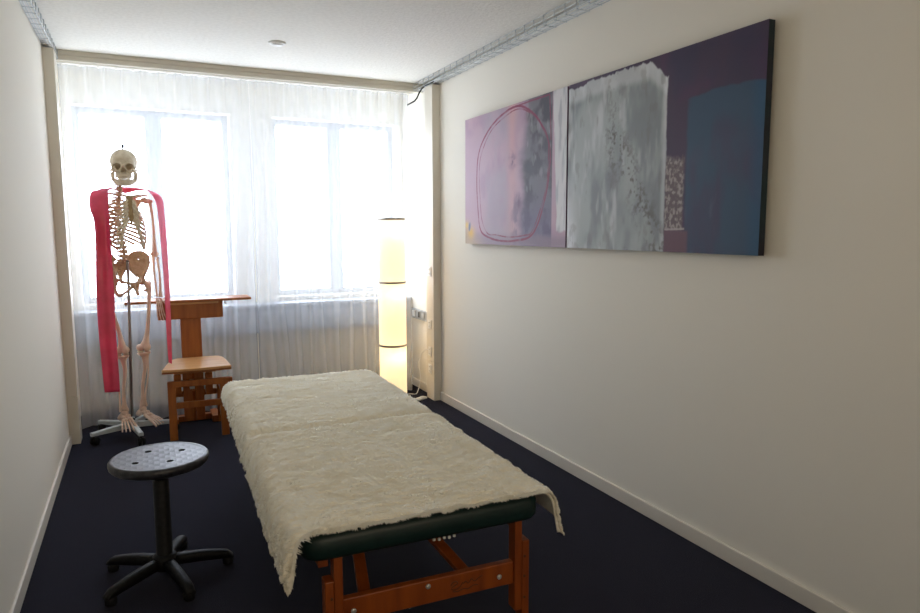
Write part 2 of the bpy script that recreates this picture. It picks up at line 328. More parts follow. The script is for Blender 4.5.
curtain('white sheer curtain, the left panel, hanging behind the skeleton and desk', -0.425, 0.7715, 3, lambda X: 0.07 * np.exp(-((X + 0.40) / 0.10) ** 2))
curtain('white sheer curtain, the right panel, hanging behind the lit floor lamp', 0.772, 2.005, 11, lambda X: 0 * X)
t = thing('curtain_rail', 'thin white curtain rail under the beige fascia', 'curtain rail', (0, 5.20, 2.435))
MB().box((-0.435, -0.012, -0.009), (2.05, 0.012, 0.009), 0.002).build('rail', M_whitep, t)
for k in range(24):
    x = -0.40 + k * 0.105; MB().tube([(x, 0, -0.008), (x, 0, -0.020)], 0.004, 6).build('glider', M_whitep, t)

# ------------------------------------------------------------------ paintings (surface colours of the paint itself)
M_paint = bpy.data.materials.new('oil_paint'); M_paint.use_nodes = True; nt = M_paint.node_tree; b = nt.nodes['Principled BSDF']
at = nt.nodes.new('ShaderNodeAttribute'); at.attribute_name = 'paint'; nt.links.new(at.outputs['Color'], b.inputs['Base Color']); b.inputs['Roughness'].default_value = 0.55
b.inputs['Specular IOR Level'].default_value = 0.3
tc = nt.nodes.new('ShaderNodeTexCoord'); n2 = nt.nodes.new('ShaderNodeTexNoise'); n2.inputs['Scale'].default_value = 90; nt.links.new(tc.outputs['Object'], n2.inputs['Vector'])
bp = nt.nodes.new('ShaderNodeBump'); bp.inputs['Strength'].default_value = 0.3; bp.inputs['Distance'].default_value = 0.001; nt.links.new(n2.outputs['Fac'], bp.inputs['Height']); nt.links.new(bp.outputs[0], b.inputs['Normal'])
def mixc(A, B, f): return A * (1 - f[..., None]) + np.asarray(B, float) * f[..., None]
def sstep(a, b, x): t = np.clip((x - a) / (b - a), 0, 1); return t * t * (3 - 2 * t)
def stroke(S, Tt, pts, r, asp=1.5, seed=1):
    # soft brush line; pts in canvas fractions
    D = np.full(S.shape, 9.0); n = len(pts)
    for i in range(n - 1):
        ax, ay = pts[i][0] * asp, pts[i][1]; bx, by = pts[i + 1][0] * asp, pts[i + 1][1]
        px, py = S * asp - ax, Tt - ay; dx, dy = bx - ax, by - ay
        q = np.clip((px * dx + py * dy) / (dx * dx + dy * dy + 1e-9), 0, 1)
        D = np.minimum(D, np.hypot(px - q * dx, py - q * dy))
    D = D + 0.004 * (fbm(S * 60, Tt * 40, seed) - 0.5)
    return 1 - sstep(r * 0.6, r * 1.3, D)
def catmull(P, k=8, closed=False):
    out = []; n = len(P); R_ = range(n) if closed else range(n - 1)
    g = (lambda i: P[i % n]) if closed else (lambda i: P[max(0, min(n - 1, i))])
    for i in R_:
        p0, p1, p2, p3 = g(i - 1), g(i), g(i + 1), g(i + 2)
        for j in range(k):
            t = j / k
            out.append(tuple(0.5 * (2 * p1[a] + (p2[a] - p0[a]) * t + (2 * p0[a] - 5 * p1[a] + 4 * p2[a] - p3[a]) * t * t + (3 * p1[a] - p0[a] - 3 * p2[a] + p3[a]) * t ** 3) for a in range(len(p1))))
    out.append(tuple(P[0] if closed else P[-1])); return out
def paint_left(S, Tt):
    pink = lin((200, 164, 196)); n = fbm(S * 9, Tt * 4, 3); n2 = fbm(S * 30, Tt * 14, 8)
    A = np.ones(S.shape + (3,)) * np.array(lin((186, 156, 172)))
    A = mixc(A, lin((168, 138, 160)), sstep(0.42, 0.7, n) * 0.8)
    A = mixc(A, lin((170, 156, 170)), sstep(0.15, 0.3, S) * (1 - sstep(0.5, 0.6, S)) * sstep(0.3, 0.6, fbm(S * 7, Tt * 3 + 4, 5)) * 0.75)
    A = mixc(A, lin((206, 158, 162)), np.exp(-((S - 0.53 + 0.03 * (n - 0.5)) / 0.045) ** 2) * (0.35 + 0.5 * Tt))
    g = sstep(0.58, 0.68, S + 0.07 * (fbm(S * 5, Tt * 10, 12) - 0.5) - 0.05 * (Tt - 0.5)) * (1 - sstep(0.885, 0.89, S))
    G = mixc(np.ones(S.shape + (3,)) * np.array(lin((112, 106, 116))), lin((72, 68, 78)), sstep(0.4, 0.65, fbm(S * 12, Tt * 9, 21)))
    G = mixc(G, lin((150, 146, 150)), sstep(0.58, 0.8, fbm(S * 40, Tt * 10, 33)) * 0.6)
    G = mixc(G, lin((108, 92, 130)), sstep(0.45, 0.1, Tt) * 0.6)
    A = A * (1 - g[..., None]) + G * g[..., None]
    A = mixc(A, lin((118, 100, 124)), sstep(0.5, 0.56, S) * (1 - sstep(0.62, 0.7, S)) * sstep(0.5, 0.2, Tt) * sstep(0.35, 0.7, n2) * 0.8)
    for cx, cy in ((0.533, 0.606), (0.592, 0.302)):
        d = np.hypot((S - cx) * 1.5, (Tt - cy)); A = mixc(A, lin((120, 90, 116)), np.exp(-(d / 0.055) ** 2) * (0.3 + 0.7 * sstep(0.35, 0.65, fbm(S * 45, Tt * 30, 4))))
    A = mixc(A, lin((150, 132, 148)), sstep(0.10, 0.04, Tt + 0.05 * (n - 0.5)) * 0.7)
    A = mixc(A, lin((188, 168, 140)), sstep(0.34, 0.0, S + 1.2 * Tt) * 0.9)
    A = mixc(A, lin((216, 176, 96)), np.exp(-((S - 0.07) / 0.04) ** 2 - ((Tt - 0.09) / 0.05) ** 2)); A = mixc(A, lin((224, 190, 110)), np.exp(-((S - 0.02) / 0.02) ** 2 - ((Tt - 0.15) / 0.03) ** 2))
    A = mixc(A, lin((110, 122, 150)), sstep(0.55, 0.9, np.exp(-(((S - 0.055 - 0.1 * (Tt - .14)) / 0.022) ** 2 + ((Tt - 0.14) / 0.06) ** 2) * 0.9) + 0.25 * (n2 - 0.5)))
    # vertical white strip
    ws = sstep(0.890 + 0.045 * (1 - Tt) - 0.004, 0.890 + 0.045 * (1 - Tt) + 0.004, S + 0.012 * (fbm(S * 3, Tt * 14, 41) - 0.5)) * sstep(0.10, 0.12, Tt + 0.05 * (fbm(S * 40, Tt * 2, 6) - 0.5))
    W = mixc(np.ones(S.shape + (3,)) * np.array(lin((214, 212, 214))), lin((180, 180, 186)), sstep(0.4, 0.7, fbm(S * 40, Tt * 6, 51)))
    A = A * (1 - ws[..., None]) + W * ws[..., None]
    red = lin((130, 34, 72))
    o1 = catmull([(0.144, 0.53), (0.17, 0.72), (0.272, 0.86), (0.42, 0.95), (0.586, 0.978), (0.72, 0.90), (0.80, 0.80), (0.868, 0.645), (0.86, 0.45), (0.82, 0.28), (0.76, 0.13), (0.69, 0.06), (0.56, 0.035), (0.433, 0.03), (0.30, 0.05), (0.19, 0.11), (0.155, 0.3)], 6, True)
    o2 = catmull([(0.175, 0.50), (0.19, 0.68), (0.30, 0.85), (0.45, 0.93), (0.60, 0.955), (0.74, 0.87), (0.84, 0.74), (0.857, 0.60), (0.845, 0.42), (0.79, 0.24), (0.72, 0.10), (0.66, 0.075), (0.50, 0.06), (0.36, 0.075), (0.27, 0.085), (0.205, 0.19), (0.185, 0.35)], 6, True)
    k1 = stroke(S, Tt, o1, 0.0085, seed=2) * (0.55 + 0.45 * sstep(0.3, 0.55, fbm(S * 18, Tt * 18, 61))); k2 = stroke(S, Tt, o2, 0.0055, seed=3) * (0.4 + 0.6 * sstep(0.3, 0.6, fbm(S * 18, Tt * 18, 71)))
    A = mixc(A, red, k1 * 0.95); A = mixc(A, red, k2 * 0.85)
    A = mixc(A, red, stroke(S, Tt, [(0.487, 0.975), (0.70, 0.985), (0.862, 0.985), (0.87, 0.85), (0.876, 0.70)], 0.006, seed=9) * 0.8)
    return A
def paint_right(S, Tt):
    n = fbm(S * 8, Tt * 5, 103); n2 = fbm(S * 34, Tt * 24, 108)
    A = np.ones(S.shape + (3,)) * np.array(lin((74, 58, 80)))
    A = mixc(A, lin((84, 56, 86)), sstep(0.4, 0.7, n)); A = mixc(A, lin((62, 56, 82)), sstep(0.45, 0.75, fbm(S * 6, Tt * 3, 111)) * 0.8)
    # blue block at the right
    e = 0.745 - 0.0 * S + 0.02 * np.sin(S * 9) + 0.02 * (fbm(S * 20, Tt * 2, 7) - 0.5)
    bl = sstep(0.684, 0.70, S + 0.008 * (n2 - 0.5)) * sstep(e + 0.006, e - 0.006, Tt)
    B = mixc(np.ones(S.shape + (3,)) * np.array(lin((62, 84, 108))), lin((72, 72, 98)), sstep(0.4, 0.7, fbm(S * 9, Tt * 2.5, 121)))
    B = mixc(B, lin((90, 100, 122)), sstep(0.55, 0.8, fbm(S * 26, Tt * 5, 131)) * sstep(0.60, 0.40, Tt) * (1 - sstep(0.86, 0.9, S)) * 0.7)
    B = mixc(B, lin((40, 88, 122)), sstep(0.93, 0.99, S) * 0.6)
    A = A * (1 - bl[..., None]) + B * bl[..., None]
    # scratchy pale area between
    sc = sstep(0.588, 0.60, S) * (1 - sstep(0.675, 0.69, S)) * sstep(0.50, 0.46, Tt + 0.06 * (fbm(S * 60, Tt * 3, 141) - 0.5)) * sstep(0.10, 0.13, Tt)
    Q = mixc(np.ones(S.shape + (3,)) * np.array(lin((108, 94, 98))), lin((164, 154, 150)), sstep(0.42, 0.66, fbm(S * 120, Tt * 60, 151)))
    A = A * (1 - sc[..., None]) + Q * sc[..., None]
    A = mixc(A, lin((112, 82, 92)), sstep(0.588, 0.60, S) * (1 - sstep(0.70, 0.715, S)) * sstep(0.115, 0.10, Tt) * 0.9)
    A = mixc(A, lin((190, 178, 176)), stroke(S, Tt, [(0.60, 0.115), (0.69, 0.118)], 0.005, seed=10) * 0.7)
    # large grey white block
    top = 0.985 - sstep(0.5, 0.595, S) * 0.10 + 0.03 * (fbm(S * 50, Tt * 3, 161) - 0.5) - sstep(0.2, 0.0, S) * 0.015
    wb = sstep(0.598, 0.590, S + 0.010 * (fbm(S * 4, Tt * 22, 171) - 0.5)) * sstep(top + 0.004, top - 0.006, Tt)
    Wc = mixc(np.ones(S.shape + (3,)) * np.array(lin((170, 176, 176))), lin((136, 142, 144)), sstep(0.35, 0.65, fbm(S * 10, Tt * 3, 181)))
    Wc = mixc(Wc, lin((216, 218, 220)), sstep(0.55, 0.8, fbm(S * 22, Tt * 4, 191)) * 0.55)
    Wc = mixc(Wc, lin((226, 226, 230)), sstep(0.10, 0.0, S + 0.05 * (n - 0.5)) * sstep(0.55, 0.0, Tt) * 0.9)
    Wc = mixc(Wc, lin((218, 220, 222)), sstep(0.08, 0.03, np.abs(Tt - (top - 0.03))) * 0.55 + sstep(0.02, 0.0, np.abs(S - 0.585)) * 0.5)
    line = np.abs(S - (0.46 - 0.40 * (Tt - 0.36) - 0.03)) ; spk = sstep(0.11, 0.0, line) * sstep(0.78, 0.55, Tt) + sstep(0.07, 0.0, np.abs(S - 0.30)) * sstep(0.3, 0.5, Tt) * 0.5
    Wc = mixc(Wc, lin((104, 98, 94)), np.clip(spk, 0, 1) * sstep(0.47, 0.68, 0.5 * fbm(S * 90, Tt * 60, 201) + 0.5 * fbm(S * 30, Tt * 14, 202)) * 0.95)
    Wc = mixc(Wc, lin((118, 112, 108)), sstep(0.62, 0.75, fbm(S * 30, Tt * 8, 211)) * 0.35)
    A = A * (1 - wb[..., None]) + Wc * wb[..., None]
    return A
def canvas(label, y_far, y_near, fn, edge_col):
    t = thing('abstract_painting', label, 'painting', (XR, (y_far + y_near) / 2, 1.247), 0)
    Wd = y_far - y_near; Hh = 0.838; th = 0.045; nx, nz = 420, 280
    s = np.linspace(0, 1, nx); q = np.linspace(0, 1, nz); S, Tt = np.meshgrid(s, q)
    P = np.stack([np.full(S.shape, -th), Wd / 2 - S * Wd, Tt * Hh], -1)
    o = MB().grid(P).build('painted_face', M_paint, t)
    ca = o.data.color_attributes.new('paint', 'FLOAT_COLOR', 'POINT'); col = np.ones((nx * nz, 4)); col[:, :3] = np.clip(fn(S, Tt), 0, 1).reshape(-1, 3)
    ca.data.foreach_set('color', col.ravel())
    e = MB().box((-th + 0.0006, -Wd / 2, 0), (-0.014, Wd / 2, Hh)).build('canvas_edge', edge_col, t)
    for (ya, yb, za, zb_) in ((-Wd / 2 + 0.03, Wd / 2 - 0.03, 0.03, 0.07), (-Wd / 2 + 0.03, Wd / 2 - 0.03, Hh - 0.07, Hh - 0.03)):
        MB().box((-0.014, ya, za), (-0.001, yb, zb_), 0.001).build('stretcher_bar', M_seatw, t)
    return t
M_edgeL = mat('painted_edge_mauve', lin((150, 120, 146)), 0.7, noise=((6, 6, 6), lin((120, 96, 120)), 3, 0.4, 0.6))
M_edgeR = mat('painted_edge_dark', lin((36, 30, 44)), 0.7, noise=((6, 6, 3), lin((22, 46, 52)), 3, 0.45, 0.6))
canvas('mauve and grey abstract canvas with a thin crimson oval, farther of the pair', 4.25, 3.024, paint_left, M_edgeL)
canvas('abstract canvas with large pale grey block and blue block, nearer of the pair', 3.010, 1.775, paint_right, M_edgeR)

# ------------------------------------------------------------------ floor lamp
LX, LY = 1.783, 5.02
t = thing('floor_lamp', 'tall lit cylindrical paper floor lamp of three sections before the curtain', 'lamp', (LX, LY, 0))
R_ = 0.108
MB().lathe([(0.10, 0), (0.105, 0.004), (0.105, 0.014), (0.09, 0.018)], 40).build('base', M_whitep, t, True)
ringm = mat('brushed_steel_ring', (0.35, 0.32, 0.28), 0.4, 0.8, noise=((20, 20, 20), (0.3, 0.27, 0.24), 2, 0.3, 0.7))
for (z0, z1) in ((0.02, 0.425), (0.44, 0.925), (0.94, 1.42)):
    m = MB(); n = 48; nz = 10
    P = np.array([[(R_ * math.cos(2 * PI * k / n), R_ * math.sin(2 * PI * k / n), z0 + (z1 - z0) * j / nz) for k in range(n + 1)] for j in range(nz + 1)])
    m.grid(P).build('lamp_shade', M_shade, t, True)
for z in (0.432, 0.932, 1.425):
    P = np.array([[((R_ + 0.002) * math.cos(2 * PI * k / 48), (R_ + 0.002) * math.sin(2 * PI * k / 48), z + dz) for k in range(49)] for dz in (-0.008, 0.008)])
    MB().grid(P).build('shade_ring', ringm, t, True)
MB().tube([(0, 0, 0.015), (0, 0, 1.36)], 0.008, 10).build('pole', M_whitep, t, True)
for z in (0.315, 0.815, 1.31):
    bulb = MB().ball((0.045, 0, z), (0.02, 0.02, 0.032)).build('bulb', M_whitep, t, True)
    ld = bpy.data.lights.new('bulb_light', 'POINT'); ld.energy = 0.5; ld.color = (1.0, 0.74, 0.42); ld.shadow_soft_size = 0.03
    lo = bpy.data.objects.new('bulb_light', ld); C.objects.link(lo); lo.location = (0.01, -0.045, z + 0.03); lo.parent = t
# white flex from lamp to the trunking socket, and the adapter on the floor
pts = catmull([(0.10, 0.02, 0.012), (0.16, 0.03, 0.006), (0.215, 0.03, 0.01), (0.25, 0.04, 0.14), (0.225, 0.02, 0.26), (0.235, -0.03, 0.345), (0.245, -0.10, 0.39), (0.2485, -0.155, 0.393)], 6)
MB().tube(pts, 0.0035, 6).build('power_cord', M_whitep, t, True)
t = thing('cord_switch', 'white flat dimmer box on the carpet between lamp and trunking', 'switch', (1.955, 4.865, 0), 0.5)
MB().box((-0.055, -0.025, 0), (0.055, 0.025, 0.018), 0.007).build('housing', M_whitep, t, True)
MB().lathe([(0.012, 0.0175), (0.012, 0.023), (0.009, 0.024)], 16, (0.01, 0, 0)).build('dial', M_whitep, t, True)
MB().tube([(-0.055, 0, 0.008), (-0.09, 0.02, 0.004), (-0.12, 0.05, 0.004), (-0.12, 0.09, 0.004)], 0.0035, 6).build('lead', M_whitep, t, True)

# ------------------------------------------------------------------ desk
t = thing('writing_desk', 'wooden single column desk behind the plywood chair', 'desk', (0.29, 5.03, 0))
m = MB().box((-0.405, -0.10, 0.855), (0.405, 0.105, 0.872), 0.004)
m.build('desk_top', M_beech, t)
MB().box((-0.16, -0.075, 0.838), (0.185, -0.055, 0.853), 0.003).build('drawer_front', M_seatw, t)
MB().box((-0.205, -0.055, 0.735), (0.215, -0.030, 0.855), 0.004).build('apron', M_beech, t)
MB().box((-0.205, 0.05, 0.735), (0.215, 0.07, 0.855), 0.004).build('rear_apron', M_beech, t)
MB().box((-0.065, -0.030, 0.04), (0.068, 0.015, 0.853), 0.004).build('column', M_beech, t)
MB().box((-0.16, -0.105, 0.0), (-0.11, 0.10, 0.045), 0.004).build('foot', M_beech, t)
MB().box((0.11, -0.105, 0.0), (0.16, 0.10, 0.045), 0.004).build('foot', M_beech, t)
MB().box((-0.11, -0.03, 0.005), (0.11, 0.02, 0.045), 0.004).build('foot_rail', M_beech, t)
MB().tube([(0.23, -0.06, 0.856), (0.23, -0.06, 0.835), (0.24, -0.06, 0.828)], 0.004, 6).build('bag_hook', M_chrome, t, True)
MB().tube([(-0.395, -0.07, 0.842), (-0.395, -0.07, 0.856)], 0.006, 8).build('edge_stop', M_chrome, t, True)

# ------------------------------------------------------------------ adjustable wooden chair / stool
t = thing('wooden_chair', 'height adjustable wooden chair with pale plywood seat before the desk', 'chair', (0.285, 4.76, 0), -0.03)
# seat: rounded slab
bm = bmesh.new()
out = []
for (x, y) in catmull([(-0.205, -0.20), (0.0, -0.215), (0.20, -0.20), (0.218, -0.16), (0.198, 0.10), (0.165, 0.185), (0.10, 0.20), (-0.06, 0.20), (-0.135, 0.185), (-0.175, 0.10), (-0.218, -0.16)], 6, True)[:-1]:
    out.append((x * 0.93 + 0.013, y))
def slab(outline, z0, z1, bev=0.004):
    n = len(outline); v = []; f = []
    cx = sum(p[0] for p in outline) / n; cy = sum(p[1] for p in outline) / n
    for (s, z) in ((1 - bev * 6, z0), (1, z0 + bev), (1, z1 - bev), (1 - bev * 6, z1)):
        for (x, y) in outline: v.append((cx + (x - cx) * s, cy + (y - cy) * s, z))
    for r in range(3):
        for k in range(n): f.append((r * n + k, r * n + (k + 1) % n, (r + 1) * n + (k + 1) % n, (r + 1) * n + k))
    f.append(tuple(range(n - 1, -1, -1))); f.append(tuple(range(3 * n, 4 * n)))
    return MB().add(v, f)
so = slab(out, 0.452, 0.468, 0.002).build('seat', M_seatw, t)
slab([(x * 1.001, y * 1.001) for x, y in out], 0.440, 0.4525, 0.002).build('seat_underlayer', M_edge, t)
MB().box((-0.13, -0.12, 0.418), (0.13, 0.14, 0.440), 0.004).build('seat_bearer', M_beech, t)
for x in (-0.145, 0.170):
    MB().box((x - 0.024, -0.185, 0.0), (x + 0.024, -0.155, 0.372), 0.004).build('leg', M_beech, t)
    MB().box((x - 0.024, 0.165, 0.0), (x + 0.024, 0.195, 0.30), 0.004).build('leg', M_beech, t)
    MB().box((x - 0.014, -0.155, 0.262), (x + 0.014, 0.165, 0.30), 0.004).build('side_rail', M_beech, t)
    MB().box((x - 0.014, -0.155, 0.075), (x + 0.014, 0.165, 0.115), 0.004).build('side_rail', M_beech, t)
MB().box((-0.1695, -0.186, 0.345), (0.225, -0.156, 0.386), 0.004).build('front_rail', M_beech, t)
MB().box((-0.121, -0.182, 0.205), (0.146, -0.158, 0.245), 0.004).build('footrest_rail', M_beech, t)
MB().box((-0.121, 0.168, 0.20), (0.146, 0.192, 0.24), 0.004).build('rear_rail', M_beech, t)
for x in (-0.075, 0.0): MB().box((x, -0.02, 0.075), (x + 0.055, 0.012, 0.418), 0.004).build('height_board', M_beech, t)
MB().box((-0.13, -0.045, 0.27), (-0.085, 0.06, 0.40), 0.004).build('clamp_block', M_beech, t)
MB().box((0.065, -0.045, 0.25), (0.11, 0.06, 0.40), 0.004).build('clamp_block', M_beech, t)
MB().tube([(-0.10, -0.03, 0.33), (0.09, -0.03, 0.33)], 0.007, 8).build('clamp_bolt', M_chrome, t, True)
MB().box((-0.035, -0.06, 0.30), (-0.005, -0.02, 0.36), 0.004).build('clamp_plate', M_stand, t)

# ------------------------------------------------------------------ black stool
t = thing('work_stool', 'black round swivel stool with a five-armed base on the navy carpet', 'stool', (0.025, 2.76, 0), 0.0)
SZ = 0.486
prof = [(0.001, SZ - 0.036), (0.15, SZ - 0.038), (0.166, SZ - 0.036), (0.1765, SZ - 0.026), (0.179, SZ - 0.016), (0.1785, SZ - 0.008), (0.173, SZ - 0.001), (0.165, SZ + 0.001), (0.158, SZ - 0.001), (0.001, SZ - 0.003)]
M_seatpu = mat('black_polyurethane', (0.010, 0.010, 0.013), 0.36, noise=((40, 40, 40), (0.03, 0.03, 0.034), 3, 0.4, 0.6), spec=0.6)
nt = M_seatpu.node_tree; tc = nt.nodes.new('ShaderNodeTexCoord'); mp = nt.nodes.new('ShaderNodeMapping'); mp.inputs['Scale'].default_value = (26, 34, 26); nt.links.new(tc.outputs['Object'], mp.inputs[0])
# overlapping-scale emboss: rows of arcs
sx = nt.nodes.new('ShaderNodeSeparateXYZ'); nt.links.new(mp.outputs[0], sx.inputs[0])
def mth(op, a, b=None):
    n = nt.nodes.new('ShaderNodeMath'); n.operation = op
    for i, q in enumerate((a, b)):
        if q is None: continue
        if isinstance(q, (int, float)): n.inputs[i].default_value = q
        else: nt.links.new(q, n.inputs[i])
    return n.outputs[0]
row = mth('FLOOR', sx.outputs[1]); fy = mth('FRACT', sx.outputs[1])
xo = mth('ADD', sx.outputs[0], mth('MULTIPLY', row, 0.5)); fx = mth('SUBTRACT', mth('FRACT', xo), 0.5)
hgt = mth('FRACT', mth('ADD', fy, mth('MULTIPLY', mth('MULTIPLY', fx, fx), 2.6)))
bp = nt.nodes.new('ShaderNodeBump'); bp.inputs['Strength'].default_value = 0.55; bp.inputs['Distance'].default_value = 0.003
nt.links.new(hgt, bp.inputs['Height']); nt.links.new(bp.outputs[0], nt.nodes['Principled BSDF'].inputs['Normal'])
seat = MB().lathe(prof, 72).build('seat', M_seatpu, t, True)
cut = MB()
for (x, y) in ((-0.084, -0.048), (0.035, -0.076), (-0.038, 0.078), (0.082, 0.040)):
    cut.lathe([(0.0125, -0.06), (0.0125, 0.06)], 20, (x, y, SZ))
co = cut.build('cutter', None, t)
bo = seat.modifiers.new('b', 'BOOLEAN'); bo.operation = 'DIFFERENCE'; bo.solver = 'EXACT'; bo.object = co
bpy.context.view_layer.update(); bake(seat, (co,))
for p in seat.data.polygons:
    if abs(p.normal.z) > 0.995 or math.hypot(p.center.x, p.center.y) < 0.14: p.use_smooth = False
MB().lathe([(0.055, SZ - 0.052), (0.07, SZ - 0.042), (0.07, SZ - 0.036)], 24).build('seat_plate', M_blackp, t, True)
MB().lathe([(0.014, 0.30), (0.014, SZ - 0.04)], 20).build('gas_rod', M_blackp, t, True)
MB().lathe([(0.022, 0.395), (0.027, 0.397), (0.027, 0.44), (0.022, 0.443)], 20).build('rod_collar', M_blackp, t, True)
MB().lathe([(0.033, 0.045), (0.033, 0.09), (0.030, 0.095), (0.029, 0.39), (0.024, 0.398)], 28).build('column', M_blackp, t, True)
MB().lathe([(0.034, 0.030), (0.044, 0.036), (0.044, 0.085), (0.034, 0.095)], 28).build('hub', M_blackp, t, True)
for k in range(5):
    a = math.radians(0 + 72 * k); R = Matrix.Rotation(a, 3, 'Z'); m = MB()
    N = 10; vv = []; ff = []
    for i in range(N + 1):
        q = i / N; r = 0.038 + q * 0.215; zt = 0.080 - 0.030 * q ** 2.2; zb = 0.046 - 0.018 * q + (0.0 if q < 0.99 else 0); wd = 0.020 - 0.003 * q
        if i == N: zt -= 0.014
        for (sx_, z, ww) in ((-1, zb, 1.0), (-1, zt - 0.006, 1.0), (-0.6, zt, 1.0), (0.6, zt, 1.0), (1, zt - 0.006, 1.0), (1, zb, 1.0)):
            vv.append(R @ Vector((r, sx_ * wd, z)))
    for i in range(N):
        for j in range(6): ff.append((i * 6 + j, i * 6 + (j + 1) % 6, (i + 1) * 6 + (j + 1) % 6, (i + 1) * 6 + j))
    ff.append(tuple(range(6))); ff.append(tuple(range(N * 6, N * 6 + 6)))
    arm = m.add(vv, ff).build('base_arm', M_blackp, t, True)
    MB().lathe([(0.019, 0), (0.021, 0.006), (0.021, 0.022), (0.015, 0.034)], 16, R @ Vector((0.232, 0, 0))).build('glide', M_blackp, t, True)

# ------------------------------------------------------------------ massage table
TW, TL, TZ = 0.735, 1.94, 0.533
TROT = -0.028
TCX, TCY = 0.742, 2.675
t = thing('massage_table', 'folding massage table, dark green pad on orange beech legs, mid room', 'massage table', (TCX, TCY, 0), TROT)
hw, hl = TW / 2, TL / 2
for s in (-1, 1):
    a, b = (-hl, -0.016) if s < 0 else (0.016, hl)
    def rr(x0, y0, x1, y1, rad, ends):
        P = []
        for (cx, cy, a0) in ((x1 - rad, y1 - rad, 0), (x0 + rad, y1 - rad, 90), (x0 + rad, y0 + rad, 180), (x1 - rad, y0 + rad, 270)):
            for k in range(7):
                th = math.radians(a0 + k * 15); P.append((cx + rad * math.cos(th), cy + rad * math.sin(th)))
        return P
    v = []; O = rr(-hw, a, hw, b, 0.06, s); n = len(O); ff = []
    ps = [(0.022, 0.458), (0.006, 0.460), (0.0, 0.470), (0.0, 0.512), (0.006, 0.525), (0.020, TZ)]
    for (ins, z) in ps:
        for (x, y) in rr(-hw + ins, a + ins, hw - ins, b - ins, 0.055, s): v.append((x, y, z))
    for r in range(len(ps) - 1):
        for k in range(n): ff.append((r * n + k, r * n + (k + 1) % n, (r + 1) * n + (k + 1) % n, (r + 1) * n + k))
    ff.append(tuple(range(n - 1, -1, -1))); ff.append(tuple(range((len(ps) - 1) * n, len(ps) * n)))
    MB().add(v, ff).build('padded_top', M_green, t, True)
    # wooden frame below the pad
    m = MB(); f0 = 0.028
    ya, yb = (a + 0.05, b - 0.002) if s < 0 else (a + 0.002, b - 0.05)
    m.box((-hw + 0.05, ya, 0.418), (-hw + 0.05 + f0, yb, 0.458), 0.002).box((hw - 0.05 - f0, ya, 0.418), (hw - 0.05, yb, 0.458), 0.002)
    m.box((-hw + 0.05 + f0, (ya + 0.03) if s < 0 else (yb - 0.05), 0.425), (hw - 0.05 - f0, (ya + 0.05) if s < 0 else (yb - 0.03), 0.458), 0.002)
    m.build('top_frame', M_orange, t)
    Y = s * (hl - 0.045)
    for sx_ in (-1, 1):
        x = sx_ * (0.5 * 0.565) + 0.015
        lg = MB().box((x - 0.0125, Y - 0.022, 0.16), (x + 0.0125, Y + 0.022, 0.46), 0.003).build('leg', M_orange, t)
        xo = x + sx_ * 0.0258
        low = MB().box((xo - 0.0125, Y - 0.022, 0.0), (xo + 0.0125, Y + 0.022, 0.385), 0.003).build('leg_extension', M_orange, lg)
        for z in (0.20, 0.27, 0.335): MB().tube([(xo - sx_ * 0.005, Y - 0.0225, z), (xo - sx_ * 0.005, Y - 0.0245, z)], 0.004, 8).build('bolt', M_ink, lg)
    MB().box((-0.255, Y - 0.012, 0.247), (0.285, Y + 0.012, 0.320), 0.003).build('stretcher', M_orange, t)
    for xx in (-0.225, 0.0, 0.235):
        z = 0.28 if xx else 0.302
        MB().lathe([(0.008, 0), (0.008, 0.003), (0.004, 0.005)], 12, (xx, Y - 0.012, z), Matrix.Rotation(PI / 2, 3, 'X')).build('stretcher_screw', M_galv, t, True)
    if s < 0:
        sc = MB()
        for pl in ([(-0.052, 0.006), (-0.046, 0.014), (-0.036, 0.016), (-0.030, 0.010), (-0.040, 0.004), (-0.050, -0.004), (-0.040, -0.010), (-0.022, -0.004), (-0.014, 0.008), (-0.010, 0.004), (-0.004, 0.010), (0.006, 0.002), (0.016, 0.014), (0.026, 0.004), (0.040, 0.012), (0.052, 0.016)], [(-0.046, -0.014), (-0.030, -0.017), (-0.010, -0.012), (0.004, -0.016), (0.022, -0.008), (0.038, -0.010)]):
            sc.tube([(0.125 + p[0], Y - 0.0123, 0.281 + p[1]) for p in catmull([(q[0], q[1], 0) for q in pl], 4)], 0.0013, 5)
        sc.build('branded_mark', M_ink, t, True)
    # diagonal braces to the folding hinge
    for (xa, xb) in ((-0.18, -0.08), (0.145, 0.02)):
        MB().beam((xa, Y - s * 0.030, 0.285), (xb, s * 0.30, 0.44), 0.036, 0.018, (1, 0, 0)).build('brace', M_orange, t)
for x in (-0.12, 0.12): MB().box((x - 0.02, -0.03, 0.412), (x + 0.02, 0.03, 0.419), 0.001).build('hinge', M_galv, t)
for k in range(5): MB().ball((0.015 + k * 0.016, -hl + 0.02, 0.449 - 0.002 * (k % 2)), 0.0055, 1).build('bead', M_whitep, t, True)

